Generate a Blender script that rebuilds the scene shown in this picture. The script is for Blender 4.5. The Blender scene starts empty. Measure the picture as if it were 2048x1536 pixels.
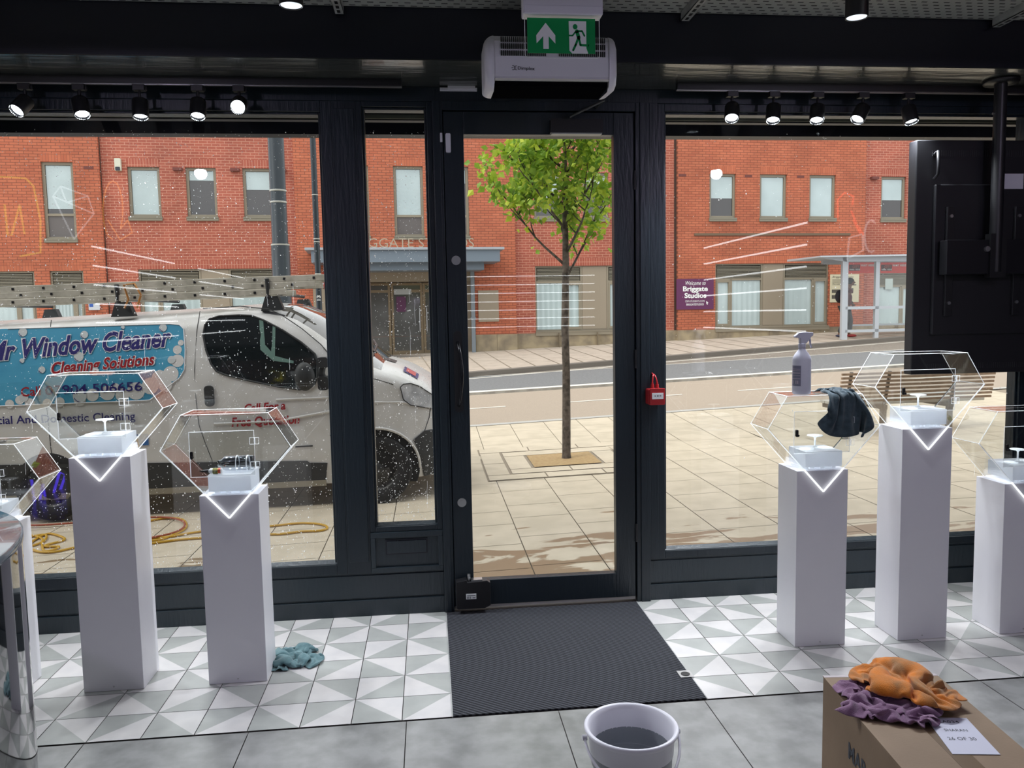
import bpy, math, random
import numpy as np
from math import sin, cos, pi, radians, hypot, tan, sqrt
from mathutils import Vector, Matrix, noise
from mathutils.geometry import delaunay_2d_cdt
random.seed(7)
S = bpy.context.scene
C = S.collection
# ------------------------------------------------------------------ camera
CAMH = 1.6
YAW, PIT, ROL, F = 0.1031095, 0.0870326, -0.0183563, 1585.76
_f = np.array([sin(YAW)*cos(PIT), cos(YAW)*cos(PIT), -sin(PIT)])
_r0 = np.array([cos(YAW), -sin(YAW), 0.0]); _u0 = np.cross(_r0, _f)
_r = cos(ROL)*_r0 + sin(ROL)*_u0; _u = -sin(ROL)*_r0 + cos(ROL)*_u0
cam = bpy.data.cameras.new('camera'); co = bpy.data.objects.new('camera', cam); C.objects.link(co)
co.matrix_world = Matrix(((_r[0], _u[0], -_f[0], 0), (_r[1], _u[1], -_f[1], 0), (_r[2], _u[2], -_f[2], CAMH), (0, 0, 0, 1)))
cam.sensor_width = 36; cam.lens = F/2048*36; cam.clip_start = .05; cam.clip_end = 200
S.camera = co
# ------------------------------------------------------------------ world, exposure
S.view_settings.view_transform = 'Standard'; S.view_settings.look = 'None'
S.view_settings.exposure = 0.0; S.view_settings.gamma = 1; S.view_settings.use_curve_mapping = False
W = bpy.data.worlds.new('sky'); S.world = W; W.use_nodes = True
nt = W.node_tree; nt.nodes.clear()
o_ = nt.nodes.new('ShaderNodeOutputWorld'); bg = nt.nodes.new('ShaderNodeBackground')
tc = nt.nodes.new('ShaderNodeTexCoord'); sx = nt.nodes.new('ShaderNodeSeparateXYZ'); rp = nt.nodes.new('ShaderNodeValToRGB')
nt.links.new(tc.outputs['Generated'], sx.inputs[0]); nt.links.new(sx.outputs['Z'], rp.inputs[0])
rp.color_ramp.elements[0].position = 0.0; rp.color_ramp.elements[0].color = (.86, .9, .95, 1)
rp.color_ramp.elements[1].position = .8; rp.color_ramp.elements[1].color = (1, 1, 1, 1)
nt.links.new(rp.outputs[0], bg.inputs[0]); nt.links.new(bg.outputs[0], o_.inputs[0]); bg.inputs[1].default_value = 1.75
sun = bpy.data.lights.new('sun', 'SUN'); so = bpy.data.objects.new('sun', sun); C.objects.link(so)
sun.energy = 1.6; sun.angle = radians(25); sun.color = (1, .95, .87)
so.rotation_euler = (radians(44), 0, radians(-62))      # high, from behind the shop's street side, hazy
# ------------------------------------------------------------------ helpers
ORG = {}
MATS = {}
def pm(name, col, rough=.5, metal=0, spec=.5, bump=None, vary=None, coat=0, trans=0, sheen=0):
    m = bpy.data.materials.new(name); m.use_nodes = True; n = m.node_tree; b = n.nodes['Principled BSDF']
    b.inputs['Base Color'].default_value = (*col, 1); b.inputs['Roughness'].default_value = rough
    b.inputs['Metallic'].default_value = metal; b.inputs['Specular IOR Level'].default_value = spec
    b.inputs['Coat Weight'].default_value = coat; b.inputs['Transmission Weight'].default_value = trans
    b.inputs['Sheen Weight'].default_value = sheen
    if bump or vary:
        t = n.nodes.new('ShaderNodeTexCoord'); 
    if bump:
        sc, st = bump[0], bump[1]
        z = n.nodes.new('ShaderNodeTexNoise'); z.inputs['Scale'].default_value = sc; z.inputs['Detail'].default_value = 4
        src = t.outputs['Object']
        if len(bump) > 2:
            mp = n.nodes.new('ShaderNodeMapping'); mp.inputs['Scale'].default_value = bump[2]; n.links.new(src, mp.inputs[0]); src = mp.outputs[0]
        n.links.new(src, z.inputs['Vector'])
        bp = n.nodes.new('ShaderNodeBump'); bp.inputs['Strength'].default_value = st; bp.inputs['Distance'].default_value = .01
        n.links.new(z.outputs['Fac'], bp.inputs['Height']); n.links.new(bp.outputs[0], b.inputs['Normal'])
    if vary:
        sc, c2 = vary[0], vary[1]
        z = n.nodes.new('ShaderNodeTexNoise'); z.inputs['Scale'].default_value = sc; z.inputs['Detail'].default_value = 6
        n.links.new(t.outputs['Object'], z.inputs['Vector'])
        r = n.nodes.new('ShaderNodeValToRGB'); r.color_ramp.elements[0].position = .38; r.color_ramp.elements[1].position = .64
        r.color_ramp.elements[0].color = (*col, 1); r.color_ramp.elements[1].color = (*c2, 1)
        n.links.new(z.outputs['Fac'], r.inputs[0]); n.links.new(r.outputs[0], b.inputs['Base Color'])
    MATS[name] = m; return m
def emat(name, col, st):
    m = bpy.data.materials.new(name); m.use_nodes = True; n = m.node_tree; n.nodes.clear()
    o = n.nodes.new('ShaderNodeOutputMaterial'); e = n.nodes.new('ShaderNodeEmission')
    e.inputs[0].default_value = (*col, 1); e.inputs[1].default_value = st; n.links.new(e.outputs[0], o.inputs[0]); return m
def glassmat(name, tint=(1, 1, 1), ior=1.45, k=1.0, rough=0.0, gcol=(1, 1, 1)):
    m = bpy.data.materials.new(name); m.use_nodes = True; n = m.node_tree; n.nodes.clear()
    o = n.nodes.new('ShaderNodeOutputMaterial'); tr = n.nodes.new('ShaderNodeBsdfTransparent'); gl = n.nodes.new('ShaderNodeBsdfGlossy')
    tr.inputs[0].default_value = (*tint, 1); gl.inputs['Roughness'].default_value = rough; gl.inputs[0].default_value = (*gcol, 1)
    lw = n.nodes.new('ShaderNodeLayerWeight'); lw.inputs[0].default_value = .5      # facing term works from both sides of a sheet
    pw = n.nodes.new('ShaderNodeMath'); pw.operation = 'POWER'; pw.inputs[1].default_value = 4.5; n.links.new(lw.outputs['Facing'], pw.inputs[0])
    r0 = ((ior-1)/(ior+1))**2
    mu = n.nodes.new('ShaderNodeMath'); mu.operation = 'MULTIPLY_ADD'; mu.inputs[1].default_value = (1-r0)*.9; mu.inputs[2].default_value = r0*k; mu.use_clamp = True
    mx = n.nodes.new('ShaderNodeMixShader'); n.links.new(pw.outputs[0], mu.inputs[0]); n.links.new(mu.outputs[0], mx.inputs[0])
    n.links.new(tr.outputs[0], mx.inputs[1]); n.links.new(gl.outputs[0], mx.inputs[2]); n.links.new(mx.outputs[0], o.inputs[0]); return m
def brickmat(name, c1, c2, mort, w=.225, h=.075, ms=.012, off=.5):
    m = bpy.data.materials.new(name); m.use_nodes = True; n = m.node_tree; b = n.nodes['Principled BSDF']; b.inputs['Roughness'].default_value = .85
    t = n.nodes.new('ShaderNodeTexCoord'); s = n.nodes.new('ShaderNodeSeparateXYZ'); c = n.nodes.new('ShaderNodeCombineXYZ')
    n.links.new(t.outputs['Object'], s.inputs[0]); n.links.new(s.outputs['X'], c.inputs['X']); n.links.new(s.outputs['Z'], c.inputs['Y'])
    k = n.nodes.new('ShaderNodeTexBrick'); n.links.new(c.outputs[0], k.inputs['Vector']); k.offset = off
    k.inputs['Scale'].default_value = 1; k.inputs['Brick Width'].default_value = w; k.inputs['Row Height'].default_value = h; k.inputs['Mortar Size'].default_value = ms*.5
    k.inputs['Mortar Smooth'].default_value = .1
    k.inputs['Color1'].default_value = (*c1, 1); k.inputs['Color2'].default_value = (*c2, 1); k.inputs['Mortar'].default_value = (*mort, 1)
    z = n.nodes.new('ShaderNodeTexNoise'); z.inputs['Scale'].default_value = .8; z.inputs['Detail'].default_value = 6; n.links.new(c.outputs[0], z.inputs['Vector'])
    r = n.nodes.new('ShaderNodeMapRange'); r.inputs[1].default_value = .3; r.inputs[2].default_value = .7; r.inputs[3].default_value = .82; r.inputs[4].default_value = 1.12
    mx = n.nodes.new('ShaderNodeMix'); mx.data_type = 'RGBA'; mx.blend_type = 'MULTIPLY'; mx.inputs[0].default_value = 1
    n.links.new(z.outputs['Fac'], r.inputs[0]); n.links.new(k.outputs['Color'], mx.inputs[6]); n.links.new(r.outputs[0], mx.inputs[7]); n.links.new(mx.outputs[2], b.inputs['Base Color'])
    return m
def V3(*a): return Vector(a)
class MB:
    def __init__(s): s.v = []; s.f = []; s.m = []; s.sm = []
    def add(s, vs, fs, mi=0, smooth=False):
        o = len(s.v); s.v += [Vector(v) for v in vs]
        for f in fs: s.f.append([i+o for i in f]); s.m.append(mi); s.sm.append(smooth)
        return s
    def box(s, x0, y0, z0, x1, y1, z1, mi=0, M=None):
        vs = [(x, y, z) for z in (z0, z1) for y in (y0, y1) for x in (x0, x1)]
        if M: vs = [M @ Vector(v) for v in vs]
        return s.add(vs, [(0, 2, 3, 1), (4, 5, 7, 6), (0, 1, 5, 4), (2, 6, 7, 3), (0, 4, 6, 2), (1, 3, 7, 5)], mi)
    def rbox(s, x0, y0, z0, x1, y1, z1, r=.01, mi=0, M=None, ax='y', seg=4):
        # rounded rectangle prism extruded on one axis
        def rr(a0, b0, a1, b1):
            p = []
            for cx, cy, st in ((a1-r, b1-r, 0), (a0+r, b1-r, 90), (a0+r, b0+r, 180), (a1-r, b0+r, 270)):
                for i in range(seg+1):
                    t = radians(st+90*i/seg); p.append((cx+r*cos(t), cy+r*sin(t)))
            return p
        if ax == 'y': return s.prism(rr(x0, z0, x1, z1), lambda a, b, d: (a, d, b), y0, y1, mi, M)
        if ax == 'z': return s.prism(rr(x0, y0, x1, y1), lambda a, b, d: (a, b, d), z0, z1, mi, M)
        return s.prism(rr(y0, z0, y1, z1), lambda a, b, d: (d, a, b), x0, x1, mi, M)
    def prism(s, poly, fn, d0, d1, mi=0, M=None):
        n = len(poly); vs = [fn(a, b, d0) for a, b in poly]+[fn(a, b, d1) for a, b in poly]
        if M: vs = [M @ Vector(v) for v in vs]
        return s.add(vs, [list(range(n))[::-1], [i+n for i in range(n)]]+[(i, (i+1) % n, (i+1) % n+n, i+n) for i in range(n)], mi)
    def cyl(s, p0, p1, r0, r1=None, seg=16, mi=0, caps=True, smooth=True):
        p0 = Vector(p0); p1 = Vector(p1); r1 = r0 if r1 is None else r1
        d = (p1-p0).normalized(); a = d.orthogonal().normalized(); b = d.cross(a)
        vs = [p+(a*cos(2*pi*i/seg)+b*sin(2*pi*i/seg))*r for p, r in ((p0, r0), (p1, r1)) for i in range(seg)]
        s.add(vs, [(i, (i+1) % seg, (i+1) % seg+seg, i+seg) for i in range(seg)], mi, smooth)
        if caps:
            s.add(vs[:seg], [list(range(seg))[::-1]], mi); s.add(vs[seg:], [list(range(seg))], mi)
        return s
    def tube(s, pts, r, seg=8, mi=0, caps=True):
        pts = [Vector(p) for p in pts]; rs = r if isinstance(r, (list, tuple)) else [r]*len(pts); n = len(pts)
        prev = None; vs = []
        for i, p in enumerate(pts):
            d = (pts[min(i+1, n-1)]-pts[max(i-1, 0)]).normalized()
            if prev is None: a = d.orthogonal().normalized()
            else:
                a = prev-d*prev.dot(d); a = a.normalized() if a.length > 1e-6 else d.orthogonal().normalized()
            prev = a; b = d.cross(a)
            vs += [p+(a*cos(2*pi*k/seg)+b*sin(2*pi*k/seg))*rs[i] for k in range(seg)]
        fs = [(i*seg+k, i*seg+(k+1) % seg, (i+1)*seg+(k+1) % seg, (i+1)*seg+k) for i in range(n-1) for k in range(seg)]
        s.add(vs, fs, mi, True)
        if caps: s.add(vs[:seg], [list(range(seg))[::-1]], mi); s.add(vs[-seg:], [list(range(seg))], mi)
        return s
    def lathe(s, prof, c=(0, 0, 0), seg=32, mi=0, M=None):
        vs = []
        for r, z in prof:
            for i in range(seg): vs.append(Vector((c[0]+r*cos(2*pi*i/seg), c[1]+r*sin(2*pi*i/seg), c[2]+z)))
        if M: vs = [M @ v for v in vs]
        n = len(prof)
        return s.add(vs, [(j*seg+i, j*seg+(i+1) % seg, (j+1)*seg+(i+1) % seg, (j+1)*seg+i) for j in range(n-1) for i in range(seg)], mi, True)
    def grid(s, P, mi=0, smooth=True, mfn=None):
        n, m = len(P), len(P[0]); o = len(s.v); s.v += [Vector(p) for row in P for p in row]
        for i in range(n-1):
            for j in range(m-1):
                s.f.append([o+i*m+j, o+(i+1)*m+j, o+(i+1)*m+j+1, o+i*m+j+1]); s.m.append(mfn(i, j) if mfn else mi); s.sm.append(smooth)
        return s
    def quad(s, a, b, c, d, mi=0): return s.add([a, b, c, d], [(0, 1, 2, 3)], mi)
    def sphere(s, c, r, seg=16, rings=10, mi=0, sc=(1, 1, 1)):
        P = [[(c[0]+r*sc[0]*sin(pi*j/rings)*cos(2*pi*i/seg), c[1]+r*sc[1]*sin(pi*j/rings)*sin(2*pi*i/seg), c[2]-r*sc[2]*cos(pi*j/rings)) for i in range(seg+1)] for j in range(rings+1)]
        return s.grid(P, mi)
    def build(s, name, mats, parent=None, base=None, bevel=0, subsurf=0, solid=0, kind=None):
        if not isinstance(mats, (list, tuple)): mats = [mats]
        org = ORG[parent.name] if parent else Vector(base or (0, 0, 0))
        me = bpy.data.meshes.new(name); me.from_pydata([v-org for v in s.v], [], s.f)
        for m in mats: me.materials.append(m)
        me.polygons.foreach_set('material_index', s.m); me.polygons.foreach_set('use_smooth', s.sm); me.update()
        o = bpy.data.objects.new(name, me); C.objects.link(o)
        if parent: o.parent = parent
        else: o.location = org
        ORG[o.name] = org
        if bevel:
            b = o.modifiers.new('bevel', 'BEVEL'); b.width = bevel; b.segments = 2; b.limit_method = 'ANGLE'; b.angle_limit = radians(40)
        if solid:
            b = o.modifiers.new('solid', 'SOLIDIFY'); b.thickness = solid; b.offset = 0
        if subsurf:
            b = o.modifiers.new('sub', 'SUBSURF'); b.levels = subsurf; b.render_levels = subsurf
        if kind: o['kind'] = kind
        return o
def tag(o, label=None, cat=None, group=None, kind=None):
    if label: o['label'] = label
    if cat: o['category'] = cat
    if group: o['group'] = group
    if kind: o['kind'] = kind
    return o
def thing(name, label, cat, loc=(0, 0, 0), group=None, kind=None):
    o = bpy.data.objects.new(name, None); C.objects.link(o); o.empty_display_size = .1
    o.location = loc; ORG[o.name] = Vector(loc); return tag(o, label, cat, group, kind)
def dup(root, loc=None, label=None, par=None):
    r = root.copy(); C.objects.link(r)
    if par: r.parent = par
    if loc is not None: r.location = loc
    if label: r['label'] = label
    ORG[r.name] = Vector(loc) if loc is not None else Vector()
    for ch in list(root.children): dup(ch, par=r)
    return r
def ray(x, y): return _f+(x-1024)/F*_r-(y-768)/F*_u
_C = np.array([0, 0, CAMH])
def on(x, y, ax, val):
    d = ray(x, y); t = (val-_C[ax])/d[ax]; return Vector(_C+t*d)
def textmesh(s, bold=0, shear=0):
    cu = bpy.data.curves.new('t', 'FONT'); cu.body = s; cu.offset = bold; cu.shear = shear; cu.fill_mode = 'FRONT'; cu.resolution_u = 3
    o = bpy.data.objects.new('t', cu); C.objects.link(o)
    me = bpy.data.meshes.new_from_object(o.evaluated_get(bpy.context.evaluated_depsgraph_get()))
    vs = [v.co.copy() for v in me.vertices]; fs = [list(p.vertices) for p in me.polygons]
    bpy.data.objects.remove(o); bpy.data.curves.remove(cu); bpy.data.meshes.remove(me)
    return vs, fs
def text(mb, s, p0, p1, cap, fn, bold=0, shear=0, mi=0):
    """baseline from p0 to p1 (2D), cap height, fn maps 2D -> 3D"""
    vs, fs = textmesh(s, bold, shear)
    x0 = min(v.x for v in vs); x1 = max(v.x for v in vs)
    L = hypot(p1[0]-p0[0], p1[1]-p0[1]); dx, dy = (p1[0]-p0[0])/L, (p1[1]-p0[1])/L
    kx = L/(x1-x0); ky = cap/.7
    out = []
    for v in vs:
        a = (v.x-x0)*kx; b = v.y*ky
        out.append(fn(p0[0]+a*dx-b*dy, p0[1]+a*dy+b*dx))
    mb.add(out, fs, mi); return mb
def poly2mesh(mb, pts, fn, step=.1, mi=0):
    """filled polygon, subdivided so that fn may curve it"""
    xs = [p[0] for p in pts]; ys = [p[1] for p in pts]
    vs = [Vector(p) for p in pts]; n = len(vs)
    def inside(x, y):
        c = False; j = n-1
        for i in range(n):
            if (ys[i] > y) != (ys[j] > y) and x < (xs[j]-xs[i])*(y-ys[i])/(ys[j]-ys[i])+xs[i]: c = not c
            j = i
        return c
    x = min(xs)+step*.5
    while x < max(xs):
        y = min(ys)+step*.5
        while y < max(ys):
            if inside(x, y): vs.append(Vector((x, y)))
            y += step
        x += step
    r = delaunay_2d_cdt(vs, [], [list(range(n))], 1, 1e-6)
    mb.add([fn(v.x, v.y) for v in r[0]], [list(f) for f in r[2]], mi); return mb
def arc(cx, cy, r, a0, a1, n=8, ry=None):
    ry = r if ry is None else ry
    return [(cx+r*cos(radians(a0+(a1-a0)*i/n)), cy+ry*sin(radians(a0+(a1-a0)*i/n))) for i in range(n+1)]
# ------------------------------------------------------------------ materials
def framepaint(name, c, r):
    m = pm(name, c, r, bump=(60, .25, (1, 1, .15)), spec=.5); return m
PAINT = framepaint('dark_paint', (.012, .020, .028), .32)
PAINTH = framepaint('dark_paint_h', (.020, .031, .040), .34)
BLK = pm('black_paint', (.005, .007, .017), .45)
SOFFIT = pm('soffit_gloss', (.035, .04, .038), .22, spec=1.2, bump=(5, .6, (.6, 4, 1)), coat=.3)
PANE = glassmat('pane_glass', (.985, .995, .99), 1.45, .85)
ACR = glassmat('acrylic_sheet', (.975, .98, .98), 1.42, 1.0)
def edgemat():
    m = bpy.data.materials.new('acrylic_edge'); m.use_nodes = True; n = m.node_tree; n.nodes.clear()
    o = n.nodes.new('ShaderNodeOutputMaterial'); tr = n.nodes.new('ShaderNodeBsdfTransparent'); d = n.nodes.new('ShaderNodeBsdfDiffuse'); t = n.nodes.new('ShaderNodeBsdfTranslucent')
    d.inputs[0].default_value = (.95, .97, .98, 1); t.inputs[0].default_value = (.95, .97, .98, 1)
    g = n.nodes.new('ShaderNodeBsdfGlossy'); g.inputs['Roughness'].default_value = .15
    a = n.nodes.new('ShaderNodeAddShader'); n.links.new(d.outputs[0], a.inputs[0]); n.links.new(t.outputs[0], a.inputs[1])
    m1 = n.nodes.new('ShaderNodeMixShader'); m1.inputs[0].default_value = .25; n.links.new(a.outputs[0], m1.inputs[1]); n.links.new(g.outputs[0], m1.inputs[2])
    m2 = n.nodes.new('ShaderNodeMixShader'); m2.inputs[0].default_value = .62; n.links.new(tr.outputs[0], m2.inputs[1]); n.links.new(m1.outputs[0], m2.inputs[2])
    n.links.new(m2.outputs[0], o.inputs[0]); return m
ACE = edgemat()
def frostmat():
    m = pm('frosted_acrylic', (.92, .94, .96), .35); n = m.node_tree; t = n.nodes.new('ShaderNodeBsdfTranslucent'); t.inputs[0].default_value = (.95, .97, 1, 1); x = n.nodes.new('ShaderNodeMixShader'); x.inputs[0].default_value = .5
    n.links.new(n.nodes['Principled BSDF'].outputs[0], x.inputs[1]); n.links.new(t.outputs[0], x.inputs[2]); n.links.new(x.outputs[0], n.nodes['Material Output'].inputs[0]); return m
FROST = frostmat()
WHITE = pm('pedestal_white', (.85, .84, .88), .38, spec=.5, vary=(3, (.82, .81, .86)))
PLAST = pm('white_plastic', (.76, .75, .82), .35)
TILE_L = pm('tile_light', (.70, .67, .66), .28, vary=(7, (.62, .60, .60)))
TILE_D = pm('tile_grey', (.44, .45, .43), .28, vary=(7, (.385, .395, .38)))
GROUT = pm('grout', (.10, .09, .085), .9)
STONE = pm('stone_tile', (.30, .30, .295), .25, vary=(9, (.22, .22, .215)), bump=(30, .05))
def matmat():
    m = pm('ribbed_mat', (.02, .022, .03), .95); n = m.node_tree; b = n.nodes['Principled BSDF']
    t = n.nodes.new('ShaderNodeTexCoord'); mp = n.nodes.new('ShaderNodeMapping'); mp.inputs['Rotation'].default_value = (0, 0, radians(-52))
    w = n.nodes.new('ShaderNodeTexWave'); w.bands_direction = 'X'; w.inputs['Scale'].default_value = 19; w.inputs['Distortion'].default_value = .3
    n.links.new(t.outputs['Object'], mp.inputs[0]); n.links.new(mp.outputs[0], w.inputs[0])
    r = n.nodes.new('ShaderNodeValToRGB'); r.color_ramp.elements[0].color = (.006, .007, .010, 1); r.color_ramp.elements[1].color = (.048, .050, .062, 1)
    r.color_ramp.elements[0].position = .25; r.color_ramp.elements[1].position = .75
    z = n.nodes.new('ShaderNodeTexNoise'); z.inputs['Scale'].default_value = 420; n.links.new(t.outputs['Object'], z.inputs['Vector'])
    mx = n.nodes.new('ShaderNodeMix'); mx.data_type = 'RGBA'; mx.blend_type = 'MULTIPLY'; mx.inputs[0].default_value = 1
    rr = n.nodes.new('ShaderNodeMapRange'); rr.inputs[1].default_value = .3; rr.inputs[2].default_value = .7; rr.inputs[3].default_value = .5; rr.inputs[4].default_value = 1.7
    n.links.new(z.outputs['Fac'], rr.inputs[0])
    n.links.new(w.outputs['Fac'], r.inputs[0]); n.links.new(r.outputs[0], mx.inputs[6]); n.links.new(rr.outputs[0], mx.inputs[7]); n.links.new(mx.outputs[2], b.inputs['Base Color'])
    bp = n.nodes.new('ShaderNodeBump'); bp.inputs['Strength'].default_value = .6; bp.inputs['Distance'].default_value = .004
    n.links.new(w.outputs['Fac'], bp.inputs['Height']); n.links.new(bp.outputs[0], b.inputs['Normal']); return m
MATM = matmat()
METAL = pm('steel', (.55, .55, .56), .3, 1)
GALV = pm('galvanised', (.50, .51, .50), .5, .3, vary=(12, (.36, .37, .36)))
BLKP = pm('black_plastic', (.012, .012, .014), .4)
BLKG = pm('black_gloss', (.006, .006, .008), .05, spec=.9, coat=1)
GREYTOP = pm('grey_gloss_top', (.12, .14, .16), .12, coat=.6)
LED = emat('led', (.85, .93, 1), 22)
STRIP = emat('led_strip', (.95, .97, 1), 9)
CONC = pm('kerb_stone', (.42, .40, .36), .85, vary=(6, (.30, .28, .25)))
RED = pm('red_plastic', (.42, .02, .025), .35)
GREEN = pm('sign_green', (0, .16, .03), .5)
SIGNW = pm('sign_white', (.86, .88, .88), .5)
INK = pm('dark_ink', (.03, .035, .05), .6)
# ------------------------------------------------------------------ room shell
YW = 4.20            # inner face of the shopfront frames
YG = 4.245           # glass plane
# tiled strip by the window: diagonal two-tone tiles
fb = MB(); fb.box(-3.6, -8.1, -.12, 3.7, 4.40, -.006, 2)
def tiles(xa, n, dirn, light_right0, slash0):
    g = .0016
    for i in range(n):
        for j in range(6):
            x0 = xa+.2*i if dirn > 0 else xa-.2*(i+1)
            y0 = 3.06+.2*j; a, b, c, d = (x0+g, y0+g), (x0+.2-g, y0+g), (x0+.2-g, y0+.2-g), (x0+g, y0+.2-g)
            sl = ((i+j) % 2 == 0) == slash0; lr = ((j % 2 == 0) == light_right0)
            T = [(b, c, a), (a, c, d)] if sl else [(b, c, d), (a, b, d)]   # first = right-hand triangle
            for k, t in enumerate(T):
                light = (k == 0) == lr
                fb.add([(p[0], p[1], 0) for p in t], [(0, 1, 2) if k else (0, 1, 2)], 0 if light else 1)
tiles(.052, 19, -1, True, True)
tiles(1.108, 13, 1, False, False)
x = -.13-.61*6
k = 0
while x < 3.7:
    y = 3.052
    while y > -8:
        fb.add([(x+.0018, y-1.21, 0), (x+.608, y-1.21, 0), (x+.608, y-.003, 0), (x+.0018, y-.003, 0)], [(0, 1, 2, 3)], 3)
        y -= 1.213
    x += .61
fl = fb.build('floor', [TILE_L, TILE_D, GROUT, STONE], kind='structure')
DARKW = pm('dark_wall', (.012, .012, .018), .6)
mb = MB()
MB().box(-3.75, -8.2, -.1, -3.6, 4.4, 3.4).build('wall_left', DARKW, kind='structure')
MB().box(3.6, -8.2, -.1, 3.75, 4.4, 3.4).build('wall_right', DARKW, kind='structure')
MB().box(-3.75, -8.3, -.1, 3.75, -8.1, 3.4).build('wall_back', DARKW, kind='structure')
MB().box(-3.75, -8.3, 3.3, 3.75, 4.4, 3.42).build('ceiling', BLK, kind='structure')
# bulkhead over the window with glossy underside
bk = MB(); bk.box(-3.6, 3.77, 2.775, 3.6, 4.32, 3.3, 0); bk.box(-3.6, 3.772, 2.77, 3.6, 4.30, 2.775, 1)
bk.build('trim_1', [BLK, SOFFIT], kind='structure')
# front wall: stallriser, posts, head, upper facade wall
fw = MB()
def fbx(x0, z0, x1, z1, y0=YW, y1=4.32, mi=0): fw.box(x0, y0, z0, x1, y1, z1, mi)
for xa, xb in ((-3.6, .046), (1.135, 3.6)):
    fbx(xa, 0, xb, .235, 4.215, 4.33, 1)                # riser board
    fbx(xa, 0, xb, .088, 4.20, 4.215, 1)                # skirting
    fbx(xa, .10, xb, .222, 4.206, 4.215, 1)
    fbx(xa, -.35, xb, 0, 4.25, 4.40, 1)
fbx(.046, -.35, 1.135, -.02, 4.2, 4.40, 1)
fbx(-.465, .235, -.34, 2.70, 4.205, 4.33)               # main post left
fbx(-.455, .30, -.352, 2.66, 4.197, 4.205)
fbx(1.19, .235, 1.235, 2.70, 4.195, 4.33)
fbx(-3.6, 2.70, 3.6, 2.77, 4.20, 4.33)                  # head
fbx(3.40, .235, 3.6, 2.7, 4.2, 4.33)
fbx(-3.6, .235, -3.4, 2.7, 4.2, 4.33)
fbx(-3.75, 2.77, 3.75, 3.5, 4.30, 4.42)
fbx(-12, 3.3, 12, 6.6, 4.42, 4.6)
fbx(-12, -.35, -3.6, 3.4, 4.42, 4.6); fbx(3.62, -.35, 12, 3.4, 4.42, 4.6)
fw.build('wall_front', [PAINT, PAINTH], kind='structure', bevel=.002)
# windows and side light
def drops(parent, x0, x1, z0, z1, n, seed, fade=None):
    rnd = random.Random(seed); d = MB(); oct_ = [(1, 0, 0), (0, 1, 0), (-1, 0, 0), (0, -1, 0)]
    for i in range(n):
        x = rnd.uniform(x0, x1); t = rnd.random(); z = z0+(z1-z0)*(t**(1.35 if fade is None else fade))
        r = min(.0031, .0008+rnd.expovariate(1/.00055)); e = rnd.uniform(1, 1.5)
        vs = [(x+r*a, YG+.004+0, z+r*e*b) for a, b in ((1, 0), (.7, .7), (0, 1), (-.7, .7), (-1, 0), (-.7, -.7), (0, -1), (.7, -.7))]+[(x, YG+.004+r*.8, z)]
        d.add(vs, [(k, (k+1) % 8, 8) for k in range(8)], 0, True)
    for i in range(n//220):
        x = rnd.uniform(x0, x1); z = rnd.uniform(z0+.2, z1*.7); L = rnd.uniform(.04, .16); pts = [(x+rnd.uniform(-.002, .002), YG+.0045, z-L*k/6) for k in range(7)]
        d.tube(pts, .00045, 4, 0)
    return d.build('raindrops', DROP, parent, kind='stuff')
def dropmat():
    m = bpy.data.materials.new('water_drop'); m.use_nodes = True; n = m.node_tree; n.nodes.clear(); o = n.nodes.new('ShaderNodeOutputMaterial')
    t = n.nodes.new('ShaderNodeBsdfTranslucent'); t.inputs[0].default_value = (.95, .97, 1, 1); g = n.nodes.new('ShaderNodeBsdfGlossy'); g.inputs['Roughness'].default_value = .05
    d = n.nodes.new('ShaderNodeBsdfDiffuse'); d.inputs[0].default_value = (.9, .93, .95, 1); a = n.nodes.new('ShaderNodeAddShader'); n.links.new(t.outputs[0], a.inputs[0]); n.links.new(d.outputs[0], a.inputs[1])
    x = n.nodes.new('ShaderNodeMixShader'); x.inputs[0].default_value = .2; n.links.new(a.outputs[0], x.inputs[1]); n.links.new(g.outputs[0], x.inputs[2]); n.links.new(x.outputs[0], o.inputs[0]); return m
DROP = dropmat()
def window(name, x0, x1, z0, z1, nd, seed, fr=.05, fade=None):
    w = thing(name, None, None, ((x0+x1)/2, YG, z0), kind='structure')
    m = MB(); f = fr
    m.box(x0, YW+.005, z0, x0+f, 4.30, z1); m.box(x1-f, YW+.005, z0, x1, 4.30, z1); m.box(x0+f, YW+.005, z1-f, x1-f, 4.30, z1); m.box(x0+f, YW+.005, z0, x1-f, 4.30, z0+f)
    g = .012
    m.box(x0+f, YW+.022, z0+f, x0+f+g, 4.29, z1-f); m.box(x1-f-g, YW+.022, z0+f, x1-f, 4.29, z1-f); m.box(x0+f+g, YW+.022, z1-f-g, x1-f-g, 4.29, z1-f)
    m.build('window_frame', PAINT, w, bevel=.003)
    b = MB(); b.add([(x0+f, YW+.015, z0+f+.002), (x1-f, YW+.015, z0+f+.002), (x1-f, YG-.003, z0+f+.018), (x0+f, YG-.003, z0+f+.018), (x0+f, YW+.015, z0+f), (x1-f, YW+.015, z0+f), (x1-f, YG-.003, z0+f), (x0+f, YG-.003, z0+f)],
            [(0, 1, 2, 3), (4, 5, 1, 0)]); b.build('glazing_bead', PAINTH, w)
    MB().box(x0+f+.001, YG-.003, z0+f, x1-f-.001, YG+.003, z1-f).build('pane', PANE, w)
    if nd: drops(w, x0+f+.01, x1-f-.01, z0+f+.02, 2.56 if z1 > 2 else z1, nd, seed, fade)
    return w
window('window_1', -3.4, -.465, .235, 2.70, 8000, 3, .055)
window('window_2', -.34, .046, .455, 2.70, 1500, 5, .028)
window('window_3', 1.235, 3.4, .235, 2.70, 420, 8, .04, .45)
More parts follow.
